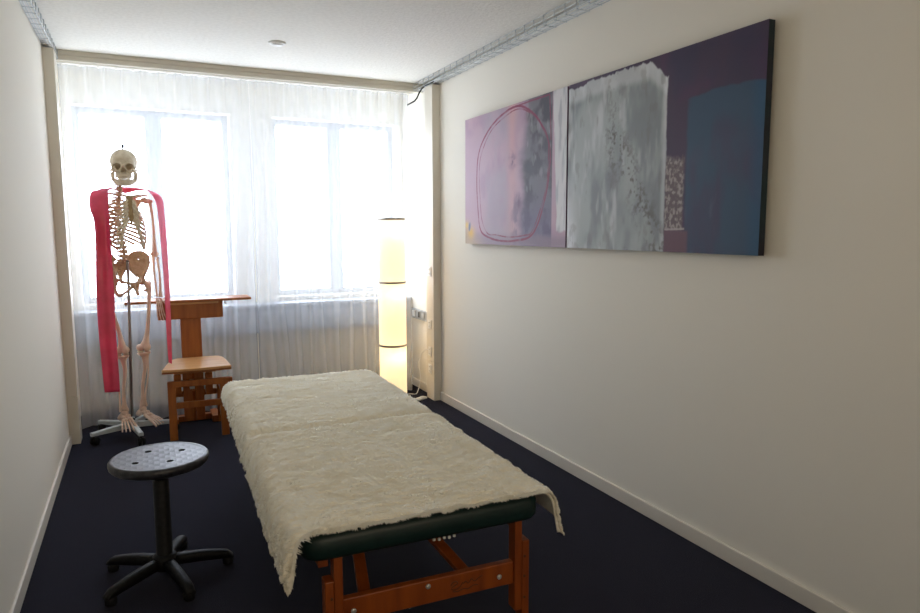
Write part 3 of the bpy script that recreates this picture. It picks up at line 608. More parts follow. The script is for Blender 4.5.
# fleece cover, draped over the pad
def drape(Cx, Cy):
    # flat sheet coords (from table centre) -> draped position and outward normal
    ix, iy = hw - 0.012, hl - 0.012; rad = 0.045; zt = TZ + 0.004
    dx = np.abs(Cx) - ix; dy = np.abs(Cy) - iy
    ox = np.clip(dx, 0, None); oy = np.clip(dy, 0, None); d = np.hypot(ox, oy)
    nx = np.where(d > 1e-9, ox / np.maximum(d, 1e-9) * np.sign(Cx), 0); ny = np.where(d > 1e-9, oy / np.maximum(d, 1e-9) * np.sign(Cy), 0)
    bx = np.clip(Cx, -ix, ix); by = np.clip(Cy, -iy, iy)
    th = np.clip(d / rad, 0, PI / 2 - 0.20); ex = np.clip(d - (PI / 2 - 0.20) * rad, 0, None)
    h = rad * np.sin(th) + ex * math.sin(0.20); dn = rad * (1 - np.cos(th)) + ex * math.cos(0.20)
    P = np.stack([bx + nx * h, by + ny * h, zt - dn], -1)
    N = np.stack([nx * np.sin(th), ny * np.sin(th), np.cos(th)], -1)
    return P, N
GX, GY = 210, 480
u = np.linspace(0, 1, GX)[None, :]; v = np.linspace(0, 1, GY)[:, None]
nearw = 1 - v                                                   # 1 at near end
left = -(hw + 0.070 + 0.030 * nearw + 0.012 * (fbm(v * 30, u * 0, 5) - 0.5)); rightx = hw + 0.095 + 0.012 * (fbm(v * 34, u * 0, 6) - 0.5)
CX = left + (rightx - left) * u
near = -(hl + 0.000 + 0.012 * (fbm(u * 26, 0 * v, 8) - 0.5) + 0.085 * sstep(0.13, 0.0, u) + 0.085 * sstep(0.91, 1.0, u)); far = hl + 0.05 + 0.012 * (fbm(u * 20, 0 * v, 9) - 0.5)
CY = near + (far - near) * v
def fleece_surface(CX, CY, extra=0.0):
    P, N = drape(CX, CY)
    n1 = fbm(CX * 11, CY * 30, 12, 3) - 0.5; n2 = fbm(CX * 24, CY * 75 + 2 * np.sin(CX * 9), 19, 4) - 0.5
    crease = np.exp(-((CY - 0.00 - 0.01 * np.sin(CX * 5)) / 0.026) ** 2) * (np.abs(CX) < hw + 0.02)
    hgt = 0.015 + 0.006 * n1 + 0.016 * n2 - 0.050 * crease + 0.006 * np.exp(-((CY + 0.06) / 0.03) ** 2) + extra
    return P + N * hgt[..., None], N
P, N = fleece_surface(CX + 0 * v, CY + 0 * u)
inner, _ = drape(CX + 0 * v, CY + 0 * u); inner = inner + _ * (0.003 - 0.045 * np.exp(-((CY + 0 * u + 0.0 - 0.01 * np.sin(CX * 5)) / 0.022) ** 2) * (np.abs(CX + 0 * v) < hw + 0.02))[..., None]
fl = MB(); fl.grid(P)
n0 = len(fl.v); fl.grid(inner)
def rim(idx):
    for a, b in zip(idx[:-1], idx[1:]): fl.f.append((a, b, n0 + b, n0 + a))
G = np.arange(GX * GY).reshape(GY, GX)
rim(G[0, :].tolist()); rim(G[-1, :].tolist()); rim(G[:, 0].tolist()); rim(G[:, -1].tolist())
fleece = thing('fleece_cover', 'cream wool fleece cover draped over the massage table', 'blanket', (TCX, TCY, 0), TROT)
fl.build('fleece_sheet', M_wool, fleece, True)
# short combed wool locks over the sheet
K = 52000
uu = RNG.rand(K); vv_ = RNG.rand(K)
ed = RNG.rand(K)
uu = np.where(ed < 0.06, 0.0, np.where(ed < 0.09, 1.0, uu)); vv_ = np.where((ed > 0.09) & (ed < 0.125), 0.0, np.where((ed > 0.125) & (ed < 0.14), 1.0, vv_))
lf = -(hw + 0.070 + 0.030 * (1 - vv_) + 0.012 * (fbm(vv_ * 30, 0 * uu, 5) - 0.5)); rt = hw + 0.095 + 0.012 * (fbm(vv_ * 34, 0 * uu, 6) - 0.5)
cx = lf + (rt - lf) * uu
nr = -(hl + 0.000 + 0.012 * (fbm(uu * 26, 0 * vv_, 8) - 0.5) + 0.085 * sstep(0.13, 0.0, uu) + 0.085 * sstep(0.91, 1.0, uu)); fr = hl + 0.05 + 0.012 * (fbm(uu * 20, 0 * vv_, 9) - 0.5)
cy = nr + (fr - nr) * vv_
ang = (fbm(cx * 7, cy * 7, 77, 2) - 0.5) * 2.6 + RNG.randn(K) * 0.35 + PI
Ln = 0.014 + 0.016 * RNG.rand(K); wd = 0.0016 + 0.0012 * RNG.rand(K); Ln = Ln * np.where(ed < 0.14, 0.55, 0.8)
dxx, dyy = np.cos(ang), np.sin(ang)
e0 = (ed < 0.06); dxx = np.where(e0, -1.0, dxx); dyy = np.where(e0, 0.5 * RNG.randn(K), dyy)
e1 = (ed >= 0.06) & (ed < 0.09); dxx = np.where(e1, 1.0, dxx); dyy = np.where(e1, 0.5 * RNG.randn(K), dyy)
e2 = (ed > 0.09) & (ed < 0.125); dxx = np.where(e2, 0.5 * RNG.randn(K), dxx); dyy = np.where(e2, -1.0, dyy)
e3 = (ed > 0.125) & (ed < 0.14); dxx = np.where(e3, 0.5 * RNG.randn(K), dxx); dyy = np.where(e3, 1.0, dyy)
V = np.zeros((K, 5, 3))
for j, (q, lift, ww) in enumerate(((0, -0.001, 1.0), (0.5, 0.0025, 1.0), (1.0, 0.0020, 0.0))):
    px, py = cx + dxx * Ln * q, cy + dyy * Ln * q
    Pq, Nq = fleece_surface(px, py, lift + 0.003 * RNG.rand(K) * (j > 0))
    if ww: V[:, 2 * j] = Pq + np.stack([-dyy, dxx, 0 * dxx], -1) * wd[:, None] * ww; V[:, 2 * j + 1] = Pq - np.stack([-dyy, dxx, 0 * dxx], -1) * wd[:, None] * ww
    else: V[:, 4] = Pq
me = bpy.data.meshes.new('wool_locks'); base = np.arange(K) * 5
F = np.concatenate([np.stack([base, base + 1, base + 3], -1), np.stack([base, base + 3, base + 2], -1), np.stack([base + 2, base + 3, base + 4], -1)])
me.vertices.add(K * 5); me.vertices.foreach_set('co', V.ravel()); me.loops.add(F.size); me.loops.foreach_set('vertex_index', F.ravel().astype(np.int32))
me.polygons.add(len(F)); me.polygons.foreach_set('loop_start', np.arange(0, F.size, 3, dtype=np.int32)); me.polygons.foreach_set('loop_total', np.full(len(F), 3, dtype=np.int32))
me.update(calc_edges=True); me.validate(); me.materials.append(M_locks); me.polygons.foreach_set('use_smooth', [True] * len(me.polygons))
wl = bpy.data.objects.new('wool_locks', me); C.objects.link(wl); wl.parent = fleece; wl['kind'] = 'stuff'

# ------------------------------------------------------------------ skeleton on its rolling stand
sk = thing('anatomical_skeleton', 'life-size model skeleton on a grey rolling stand by the left curtain', 'skeleton', (-0.085, 4.84, 0), math.radians(29))
# local frame: -Y is the front, +X the skeleton's left (right in the picture)
# --- spine
def vertebra(z, y, x, w, hh, kind):
    m = MB(); ht = hh * 0.78
    m.lathe([(w * 0.92, -ht / 2), (w, -ht / 2 + 0.002), (w * 0.82, 0), (w, ht / 2 - 0.002), (w * 0.92, ht / 2)], 14, (x, y, z))
    tw = {'C': 0.026, 'T': 0.030, 'L': 0.040}[kind]; sp = {'C': 0.020, 'T': 0.036, 'L': 0.032}[kind]; dr = {'C': 0.004, 'T': 0.022, 'L': 0.006}[kind]
    for s in (-1, 1):
        m.tube([(x + s * w * 0.6, y + w * 0.8, z + 0.002), (x + s * (w * 0.6 + tw * 0.45), y + w * 1.3, z + 0.003), (x + s * tw, y + w * (1.2 if kind == 'L' else 1.7), z + 0.004)], [0.006, 0.0045, 0.004], 7)
    m.tube([(x, y + w * 0.9, z), (x, y + w + sp * 0.5, z - dr * 0.4), (x, y + w + sp, z - dr)], [0.007, 0.005, 0.004], 7)
    m.ball((x - w * .8, y + w * 1.1, z), 0.006, 1).ball((x + w * .8, y + w * 1.1, z), 0.006, 1)
    m.build('vertebra', M_bone, sk, True)
spine = []
for i in range(24):
    if i < 7: kind = 'C'; z = 1.650 - i * 0.0165; y = 0.018 + 0.010 * math.sin(i / 6 * PI) * -1 + 0.003 * i; w_ = 0.013 + 0.0005 * i; hh = 0.0165; 
    elif i < 19: kind = 'T'; j = i - 7; z = 1.535 - j * 0.0222; y = 0.036 + 0.030 * math.sin(j / 11 * PI); w_ = 0.0145 + 0.0006 * j; hh = 0.0215
    else: kind = 'L'; j = i - 19; z = 1.266 - j * 0.0285; y = 0.030 - 0.018 * math.sin(j / 4 * PI); w_ = 0.0225 + 0.0006 * j; hh = 0.030
    spine.append((z, y)); vertebra(z, y, -0.004, w_, hh, kind)
MB().tube([(-0.004, y, z) for z, y in spine] + [(-0.004, 0.045, 1.13)], 0.009, 10).build('spinal_discs', M_cart, sk, True)
# --- ribs, cartilage, sternum
RW = [.052, .078, .097, .109, .117, .122, .124, .124, .120, .112, .100, .082]
for i in range(12):
    j = i; zb = 1.538 - j * 0.0222; yb = 0.036 + 0.030 * math.sin(j / 11 * PI) + 0.012
    W = RW[i]; full = 1.0 if i < 10 else (0.60 if i == 10 else 0.42)
    drop = 0.030 + 0.0075 * min(i, 9); yf = -0.060 - 0.004 * min(i, 5)
    for s in (-1, 1):
        pts = []; N = 22
        for k in range(N + 1):
            q = k / N * full; th = q * 2.62
            x = 0.014 + (W - 0.014) * math.sin(min(th, PI / 2)) if th < PI / 2 else 0.035 * (1 - math.sin(th)) + W * math.sin(th) ** 0.75 + 0.0
            yy = yb + 0.014 * math.sin(min(th * 2.2, PI)) + (yf - yb) * (1 - math.cos(th)) / 1.87
            z = zb - drop * (q ** 1.2) * 1.15
            pts.append((s * x - 0.004, yy, z))
        rr_ = [0.0060] * (N + 1); rr_[0] = 0.0065; rr_[-1] = 0.0058
        rb = MB().tube(pts, rr_, 7, True, ((0, 0, 1), 1.25)).build('rib', M_bone, sk, True)
        if i < 10:
            e = pts[-1]
            if i < 7: tgt = (s * 0.016, -0.084 - 0.0, 1.535 - i * 0.0205)
            else: tgt = (s * (0.022 + 0.010 * (i - 6)), -0.082, 1.398 - (i - 6) * 0.016)
            mid = ((e[0] * 0.55 + tgt[0] * 0.45), min(e[1], tgt[1]) - 0.004, (e[2] * 0.62 + tgt[2] * 0.38) - 0.004 * max(0, i - 3))
            MB().tube(catmull([e, mid, tgt], 5), 0.0072, 7, True, ((0, 0, 1), 1.2)).build('rib_cartilage', M_cart, sk, True)
st = MB()
st.tube([(0, -0.078, 1.562), (0, -0.081, 1.548), (0, -0.084, 1.525), (0, -0.087, 1.50), (0, -0.090, 1.46), (0, -0.091, 1.42), (0, -0.090, 1.405), (0, -0.088, 1.385)], [0.020, 0.024, 0.019, 0.013, 0.015, 0.016, 0.010, 0.004], 10, True, ((0, 1, 0), 0.35))
M_stern = mat('olive_tinted_sternum', lin((176, 152, 108)), 0.5, noise=((40, 40, 40), lin((150, 126, 84)), 3, 0.4, 0.7))
st.build('sternum', M_stern, sk, True)
# --- shoulders
for s in (-1, 1):
    SO = 0.0 if s > 0 else 0.030
    cl = catmull([(s * 0.018, -0.080, 1.558), (s * 0.055, -0.088, 1.566), (s * 0.10, -0.045, 1.572), (s * (0.158 - SO), -0.005, 1.568)], 6)
    MB().tube(cl, [0.0085 - 0.003 * math.sin(k / (len(cl) - 1) * PI) for k in range(len(cl))], 8).build('clavicle', M_bone, sk, True)
    m = MB()   # scapula: triangular plate, spine and acromion
    A = Vector((s * (0.140 - SO), 0.020, 1.540)); B = Vector((s * 0.066, 0.083, 1.555)); D = Vector((s * 0.092, 0.096, 1.410))
    for a_ in range(13):
        for b_ in range(13 - a_):
            q, r = a_ / 12, b_ / 12; p = A * (1 - q - r) + B * q + D * r; m.ball(p + Vector((0, 0.010 * math.sin(q * PI) * (1 - r), 0)), 0.0055, 1)
    m.tube([B, B.lerp(A, 0.5) + Vector((0, 0.022, 0.005)), (s * (0.150 - SO), 0.035, 1.570), (s * (0.168 - SO), 0.005, 1.572)], [0.005, 0.007, 0.008, 0.009], 8)
    m.tube([A, A + Vector((s * -0.004, -0.035, 0.015)), A + Vector((s * 0.008, -0.048, 0.004))], [0.008, 0.006, 0.006], 8); m.ball(A, (0.012, 0.014, 0.018))
    remesh(m.build('scapula', M_bone, sk, True), 0.004, 3)
    # --- arm
    SX = 0.200 if s > 0 else -0.160; SO = 0.0 if s > 0 else 0.036
    hm = MB().tube(catmull([(s * (0.170 - SO), 0.012, 1.540), (s * (0.187 - SO), 0.012, 1.520), (SX, 0.012, 1.44), (SX + s * 0.002, 0.010, 1.33), (SX, 0.008, 1.22), (SX, 0.006, 1.187)], 5), [0.017] * 3 + [0.0145, 0.0125, 0.012, 0.011, 0.0105, 0.010, 0.0098, 0.0095, 0.0095, 0.0095, 0.0095, 0.0095, 0.0098, 0.0105, 0.0115, 0.013, 0.0145, 0.016, 0.017, 0.018, 0.0185, 0.0185, 0.018], 10)
    hm.ball((s * (0.158 - SO), 0.010, 1.538), (0.021, 0.021, 0.021)).ball((s * (0.190 - SO), 0.004, 1.533), 0.014).ball((SX - s * 0.022, 0.006, 1.187), 0.012).ball((SX + s * 0.019, 0.006, 1.187), 0.011).ball((SX, -0.002, 1.177), (0.018, 0.011, 0.010))
    remesh(hm.build('humerus', M_limb, sk, True), 0.004, 3)
    ul = MB().tube(catmull([(SX - s * 0.008, 0.020, 1.190), (SX - s * 0.009, 0.012, 1.160), (SX - s * 0.012, 0.006, 1.07), (SX - s * 0.012, -0.006, 0.98), (SX - s * 0.014, -0.014, 0.905)], 4), [0.012, 0.0125, 0.013, 0.011, 0.0095, 0.0085, 0.008, 0.0075, 0.007, 0.0065, 0.006, 0.006, 0.006, 0.006, 0.0065, 0.0068, 0.007], 9)
    ul.build('ulna', M_limb, sk, True)
    rd = MB().tube(catmull([(SX + s * 0.014, -0.004, 1.167), (SX + s * 0.012, -0.004, 1.140), (SX + s * 0.016, -0.010, 1.05), (SX + s * 0.010, -0.020, 0.965), (SX + s * 0.004, -0.026, 0.902)], 4), [0.0115, 0.0085, 0.0075, 0.0095, 0.008, 0.0075, 0.007, 0.007, 0.0075, 0.0075, 0.0075, 0.008, 0.0085, 0.009, 0.011, 0.013, 0.0135], 9)
    rd.build('radius', M_limb, sk, True)
    # --- hand: eight carpals, five rays
    m = MB(); hx, hy, hz = SX - s * 0.004, -0.022, 0.888
    for (dx, dy, dz) in ((-.014, .002, 0), (-.004, -.002, .002), (.006, -.004, .001), (.014, 0, -.002), (-.016, .002, -.012), (-.006, -.002, -.013), (.004, -.003, -.014), (.014, 0, -.013)): m.ball((hx + s * dx, hy + dy, hz + dz), (0.0075, 0.0075, 0.008), 1)
    for f, (bx, tilt, ls) in enumerate(((-.017, -.10, (.048, .030, .017, .013)), (-.006, -.03, (.052, .036, .021, .014)), (.005, .03, (.054, .039, .023, .014)), (.015, .09, (.056, .036, .020, .014)))):
        p = Vector((hx + s * bx, hy, hz - 0.018)); dirn = Vector((s * tilt, -0.10, -1)).normalized(); bend = 0.10 + 0.03 * f
        for k, l in enumerate(ls):
            q = p + dirn * l; r0 = (0.0052, 0.0048, 0.0042, 0.0038)[k]
            m.tube([p, p.lerp(q, 0.15), p.lerp(q, 0.5), p.lerp(q, 0.85), q], [r0, r0 * 0.95, r0 * 0.62, r0 * 0.9, r0 if k < 3 else r0 * 0.5], 7)
            p = q + dirn * 0.0012; dirn = (dirn + Vector((0, -bend, 0))).normalized()
    p = Vector((hx + s * 0.020, hy - 0.004, hz - 0.010)); dirn = Vector((s * 0.42, -0.42, -0.80)).normalized()
    for k, l in enumerate((.042, .031, .022)):
        q = p + dirn * l; r0 = (0.0056, 0.005, 0.0042)[k]
        m.tube([p, p.lerp(q, 0.15), p.lerp(q, 0.5), p.lerp(q, 0.85), q], [r0, r0 * 0.95, r0 * 0.66, r0 * 0.9, r0 if k < 2 else r0 * 0.5], 7)
        p = q + dirn * 0.001; dirn = (dirn + Vector((-s * 0.25, 0, -0.1))).normalized()
    m.build('hand', M_limb, sk, True)
# --- pelvis
m = MB()
def arcpts(P, k=10): return catmull([tuple(p) for p in P], k)
for s in (-1, 1):
    # iliac wing: ruled patch between the arcuate line and the crest
    low = arcpts([(s * 0.034, 0.052, 1.120), (s * 0.052, 0.030, 1.082), (s * 0.072, 0.004, 1.062), (s * 0.084, -0.018, 1.056)], 6)
    crest = arcpts([(s * 0.034, 0.070, 1.160), (s * 0.072, 0.058, 1.196), (s * 0.112, 0.022, 1.205), (s * 0.136, -0.018, 1.180), (s * 0.128, -0.042, 1.140)], 6)
    nl, nc = len(low), len(crest)
    for a_ in range(nc):
        lo_ = Vector(low[int(a_ / (nc - 1) * (nl - 1) + 0.5)]); cr = Vector(crest[a_]); 
        for b_ in range(11):
            q = b_ / 10; p = lo_.lerp(cr, q) + Vector((s * 0.010, 0.014, -0.004)) * math.sin(q * PI); m.ball(p, 0.0055 + 0.0035 * q ** 4 + 0.003 * (1 - q) ** 3, 1)
    # anterior spines, acetabulum, ischium, pubis
    m.tube(arcpts([(s * 0.128, -0.042, 1.140), (s * 0.112, -0.044, 1.100), (s * 0.098, -0.034, 1.062), (s * 0.088, -0.020, 1.030)], 4), 0.010, 8)
    m.tube(arcpts([(s * 0.084, -0.018, 1.040), (s * 0.060, -0.050, 1.022), (s * 0.030, -0.066, 1.012), (s * 0.008, -0.066, 1.006)], 5), 0.0085, 8)
    m.tube(arcpts([(s * 0.008, -0.066, 1.006), (s * 0.010, -0.060, 0.980), (s * 0.032, -0.042, 0.955), (s * 0.058, -0.012, 0.932), (s * 0.070, 0.018, 0.945), (s * 0.076, 0.020, 0.985), (s * 0.080, 0.004, 1.020)], 5), [0.010] * 8 + [0.0085] * 6 + [0.0125] * 17, 8)
    for k in range(16):
        th = 2 * PI * k / 16; m.ball((s * (0.094), -0.006 + 0.024 * math.cos(th), 1.018 + 0.025 * math.sin(th)), 0.009, 1)
    m.ball((s * 0.082, -0.006, 1.018), (0.010, 0.028, 0.028)); m.tube([(s * 0.034, 0.060, 1.13), (s * 0.050, 0.040, 1.085), (s * 0.078, 0.012, 1.045)], [0.013, 0.011, 0.013], 8)
m.ball((0, -0.066, 0.998), (0.010, 0.009, 0.018))
remesh(m.build('pelvis', M_bone, sk, True), 0.0042, 3)
m = MB()
m.tube(arcpts([(-0.002, 0.034, 1.142), (-0.002, 0.050, 1.110), (-0.002, 0.072, 1.075), (-0.002, 0.080, 1.040), (-0.002, 0.074, 1.010), (-0.002, 0.060, 0.992)], 4), [0.046, 0.047, 0.046, 0.044, 0.041, 0.038, 0.035, 0.032, 0.029, 0.026, 0.022, 0.018, 0.014, 0.011, 0.010, 0.009, 0.008, 0.007, 0.006, 0.005, 0.004], 12, True, ((0, 1, 0.3), 0.38))
sa = m.build('sacrum', M_bone, sk, True)
cut = MB()
for i in range(4):
    for s in (-1, 1): cut.ball((-0.002 + s * (0.022 - 0.003 * i), 0.036 + 0.012 * i, 1.120 - 0.024 * i), (0.0045, 0.02, 0.005), 1)
co = cut.build('cutter', None, sk); bo = sa.modifiers.new('b', 'BOOLEAN'); bo.object = co; bo.operation = 'DIFFERENCE'; bpy.context.view_layer.update(); bake(sa, (co,))
# --- legs
for s in (-1, 1):
    kx = 0.072 * s + 0.012; ax = 0.062 * s - 0.006
    m = MB()
    m.ball((s * 0.096, -0.006, 1.016), 0.0225).tube(arcpts([(s * 0.098, -0.006, 1.014), (s * 0.120, -0.004, 0.998), (s * 0.138, -0.002, 0.972), (s * 0.136, -0.008, 0.92), (s * 0.114 + 0.004, -0.020, 0.80), (kx + s * 0.020, -0.016, 0.68), (kx + s * 0.006, -0.010, 0.60), (kx, -0.004, 0.570)], 4),
        [0.014, 0.0135, 0.0135, 0.015, 0.018, 0.020, 0.021, 0.021, 0.019, 0.017, 0.0155, 0.0145, 0.0135, 0.013, 0.0125, 0.0125, 0.0125, 0.0125, 0.0128, 0.013, 0.014, 0.0155, 0.0185, 0.022, 0.027, 0.029, 0.029, 0.028, 0.026], 12)
    m.ball((s * 0.146, 0.004, 0.994), (0.016, 0.018, 0.022)).ball((s * 0.118, 0.010, 0.948), 0.011)
    m.ball((kx - 0.025, 0.006, 0.574), (0.022, 0.032, 0.025)).ball((kx + 0.025, 0.006, 0.574), (0.022, 0.032, 0.025))
    remesh(m.build('femur', M_limb, sk, True), 0.0045, 4)
    MB().ball((kx - 0.001, -0.034, 0.575), (0.023, 0.011, 0.022)).build('patella', M_limb, sk, True)
    MB().ball((kx - 0.023, 0.004, 0.5485), (0.020, 0.024, 0.0065)).ball((kx + 0.023, 0.004, 0.5485), (0.020, 0.024, 0.0065)).build('meniscus', M_cart, sk, True)
    m = MB().tube(arcpts([(kx, 0.002, 0.537), (kx, 0.0, 0.512), (kx - s * 0.004, -0.008, 0.44), (ax + s * 0.002, -0.004, 0.32), (ax, 0.002, 0.215), (ax, 0.004, 0.185)], 4), [0.037, 0.036, 0.032, 0.027, 0.021, 0.018, 0.016, 0.0145, 0.0135, 0.0125, 0.0118, 0.0112, 0.011, 0.011, 0.0118, 0.013, 0.016, 0.019, 0.0205, 0.021, 0.020], 12)
    m.ball((kx - 0.024, 0.004, 0.534), (0.021, 0.027, 0.012)).ball((kx + 0.024, 0.004, 0.534), (0.021, 0.027, 0.012)).ball((ax - s * 0.018, 0.0, 0.180), (0.008, 0.012, 0.016))
    remesh(m.build('tibia', M_limb, sk, True), 0.0045, 4)
    MB().tube(arcpts([(kx + s * 0.036, 0.022, 0.520), (kx + s * 0.034, 0.022, 0.50), (kx + s * 0.028, 0.018, 0.38), (ax + s * 0.024, 0.012, 0.24), (ax + s * 0.024, 0.008, 0.172)], 4), [0.0095, 0.009, 0.008, 0.007, 0.006, 0.0055, 0.0055, 0.0055, 0.0055, 0.0055, 0.0055, 0.006, 0.006, 0.007, 0.0085, 0.010, 0.009], 9).build('fibula', M_limb, sk, True)
    # foot, toes hanging forward and down
    m = MB(); a0 = Vector((ax, 0.006, 0.162)); out_ = s * 0.22; g = 1.22
    m.ball(a0, (0.023, 0.027, 0.018)); m.tube([a0 + Vector((0, 0.010, -0.010)), a0 + Vector((0, 0.042, -0.034)), a0 + Vector((0, 0.058, -0.046))], [0.018, 0.021, 0.020], 10)
    for (dx, dy, dz) in ((-.014, -.022, -.014), (-.002, -.024, -.013), (.012, -.020, -.018), (-.018, -.038, -.028), (-.006, -.040, -.026), (.006, -.038, -.028), (.018, -.032, -.032)): m.ball(a0 + Vector((s * dx + out_ * -dy, dy, dz)) * g, (0.0145, 0.016, 0.013), 1)
    for f in range(5):
        bx = -0.024 + f * 0.013; p = a0 + Vector((s * bx + out_ * 0.050, -0.054 + f * 0.004, -0.038 - f * 0.001)); dirn = Vector((out_ + s * (-0.12 + f * 0.11), -1, -0.46)).normalized()
        big = (f == 0); rs0 = 0.0105 if big else 0.0068
        for k, l in enumerate((.062, .032, .024) if big else (.066 - f * 0.003, .024, .014, .010)):
            q = p + dirn * l; r0 = rs0 * (1 - 0.10 * k)
            m.tube([p, p.lerp(q, 0.15), p.lerp(q, 0.5), p.lerp(q, 0.85), q], [r0, r0 * 0.95, r0 * 0.70, r0 * 0.95, r0 * 0.8], 8)
            p = q + dirn * 0.001; dirn = (dirn + Vector((0, 0, -0.10))).normalized()
    m.build('foot', M_limb, sk, True)
# --- skull, counter-turned to face the camera
hd = bpy.data.objects.new('head', None)
Rk = Matrix.Rotation(math.radians(-31), 3, 'Z'); SKC = Vector((0.022, 0.004, 1.758))
def sp(p): return SKC + Rk @ Vector((p[0] * 1.12, p[1] * 1.05, p[2] * 1.05))
m = MB()
m.ball(sp((0, 0.022, 0.020)), (0.081, 0.092, 0.082), 3, Rk).ball(sp((0, -0.020, 0.010)), (0.068, 0.062, 0.064), 3, Rk)      # vault and brow
m.ball(sp((0, 0.030, -0.020)), (0.060, 0.066, 0.042), 3, Rk)
for s in (-1, 1):
    m.tube([sp((s * 0.008, -0.078, -0.004)), sp((s * 0.030, -0.080, 0.006)), sp((s * 0.050, -0.066, -0.002)), sp((s * 0.055, -0.058, -0.022))], [0.008, 0.0085, 0.008, 0.0075], 8)   # orbital rim
    m.tube([sp((s * 0.055, -0.058, -0.022)), sp((s * 0.050, -0.068, -0.038)), sp((s * 0.030, -0.076, -0.044)), sp((s * 0.014, -0.082, -0.036)), sp((s * 0.010, -0.082, -0.008))], [0.0085, 0.010, 0.0085, 0.007, 0.0065], 8)
    m.tube([sp((s * 0.054, -0.060, -0.036)), sp((s * 0.067, -0.040, -0.038)), sp((s * 0.069, -0.014, -0.034)), sp((s * 0.064, 0.010, -0.030))], [0.008, 0.0055, 0.005, 0.007], 8)      # cheek arch
    m.ball(sp((s * 0.058, 0.026, -0.052)), (0.012, 0.014, 0.018), 2, Rk)
    m.ball(sp((s * 0.026, -0.066, -0.056)), (0.018, 0.018, 0.018), 2, Rk)
m.ball(sp((0, -0.052, -0.030)), (0.034, 0.034, 0.040), 3, Rk).ball(sp((0, -0.064, -0.066)), (0.032, 0.024, 0.022), 3, Rk)
m.tube(catmull([tuple(sp((x_ * 0.031, -0.050 - 0.036 * math.cos(x_ * 1.35), -0.070))) for x_ in (-1.15, -0.8, -0.4, 0, 0.4, 0.8, 1.15)], 3), 0.0125, 9)
m.tube([sp((0, -0.082, 0.000)), sp((0, -0.090, -0.012)), sp((0, -0.095, -0.020))], [0.007, 0.0055, 0.004], 8)
skull = remesh(m.build('skull', M_skull, sk, True), 0.0028, 5)
cut = MB()
for s in (-1, 1): cut.ball(sp((s * 0.032, -0.078, -0.016)), (0.0235, 0.058, 0.0200), 3, Rk @ Matrix.Rotation(s * 0.3, 3, 'Z')); 
for s in (-1, 1): cut.ball(sp((s * 0.0065, -0.092, -0.042)), (0.0085, 0.034, 0.0145), 2, Rk)
cut.ball(sp((0, -0.09, -0.030)), (0.006, 0.02, 0.008), 2, Rk)
co = cut.build('cutter', None, sk); bo = skull.modifiers.new('b', 'BOOLEAN'); bo.object = co; bo.operation = 'DIFFERENCE'; bo.solver = 'EXACT'; bo.use_self = True; bpy.context.view_layer.update(); bake(skull, (co,)); print('SKULL', len(skull.data.vertices))
skull.data.materials.clear(); skull.data.materials.append(M_skull)
m = MB()
jp = [(-0.060, -0.002, -0.046), (-0.060, -0.006, -0.078), (-0.049, -0.018, -0.100), (-0.031, -0.052, -0.114), (-0.014, -0.078, -0.120), (0, -0.082, -0.121)]
jaw = [sp(p) for p in jp] + [sp((-p[0], p[1], p[2])) for p in jp[-2::-1]]
m.tube(catmull([tuple(p) for p in jaw], 4), 0.0105, 9)
for s in (-1, 1):
    m.tube([sp((s * 0.060, -0.002, -0.046)), sp((s * 0.060, 0.004, -0.070)), sp((s * 0.050, -0.006, -0.098))], [0.007, 0.012, 0.013], 8); m.tube([sp((s * 0.056, -0.014, -0.095)), sp((s * 0.056, -0.026, -0.060)), sp((s * 0.055, -0.030, -0.046))], [0.011, 0.007, 0.004], 8)
    m.tube([sp((s * 0.044, -0.024, -0.092)), sp((s * 0.031, -0.052, -0.096)), sp((s * 0.014, -0.074, -0.099)), sp((0, -0.078, -0.099))], [0.009, 0.010, 0.010, 0.010], 8)
m.ball(sp((0, -0.082, -0.116)), (0.020, 0.012, 0.016), 2, Rk)
remesh(m.build('jaw', M_skull, sk, True), 0.003, 3)
m = MB()
for row, (z0, rx, ry, dz) in enumerate(((-0.0815, 0.029, 0.036, 1), (-0.0905, 0.028, 0.035, -1))):
    for k in range(12):
        th = math.radians(-82 + 164 * k / 11); m.ball(sp((rx * math.sin(th), -0.052 - ry * math.cos(th), z0)), (0.0046, 0.0040, 0.0068), 1, Rk)
m.build('teeth', M_teeth, sk, True)
# --- rod through the body and rolling base
top = sp((0, 0.004, 0.0))
MB().tube([(top.x, top.y, 1.850), (top.x, top.y, 1.870)], 0.004, 8).lathe([(0.007, 1.868), (0.008, 1.872), (0.008, 1.884), (0.006, 1.888)], 14, (top.x, top.y, 0)).build('top_hook', M_blackp, sk, True)
HX, HY = -0.028, 0.0
MB().tube([(0.0, -0.012, 1.155), (-0.004, -0.020, 1.06), (-0.018, -0.010, 0.50), (HX, HY, 0.10)], 0.0085, 12).build('stand_pole', M_chrome, sk, True)
MB().lathe([(0.034, 0.060), (0.040, 0.064), (0.040, 0.098), (0.026, 0.104), (0.016, 0.125), (0.012, 0.13)], 24, (HX, HY, 0)).build('stand_hub', M_stand, sk, True)
MB().tube([(HX - 0.0, HY - 0.012, 0.117), (HX, HY - 0.036, 0.117)], 0.006, 8).build('stand_knob', M_blackp, sk, True)
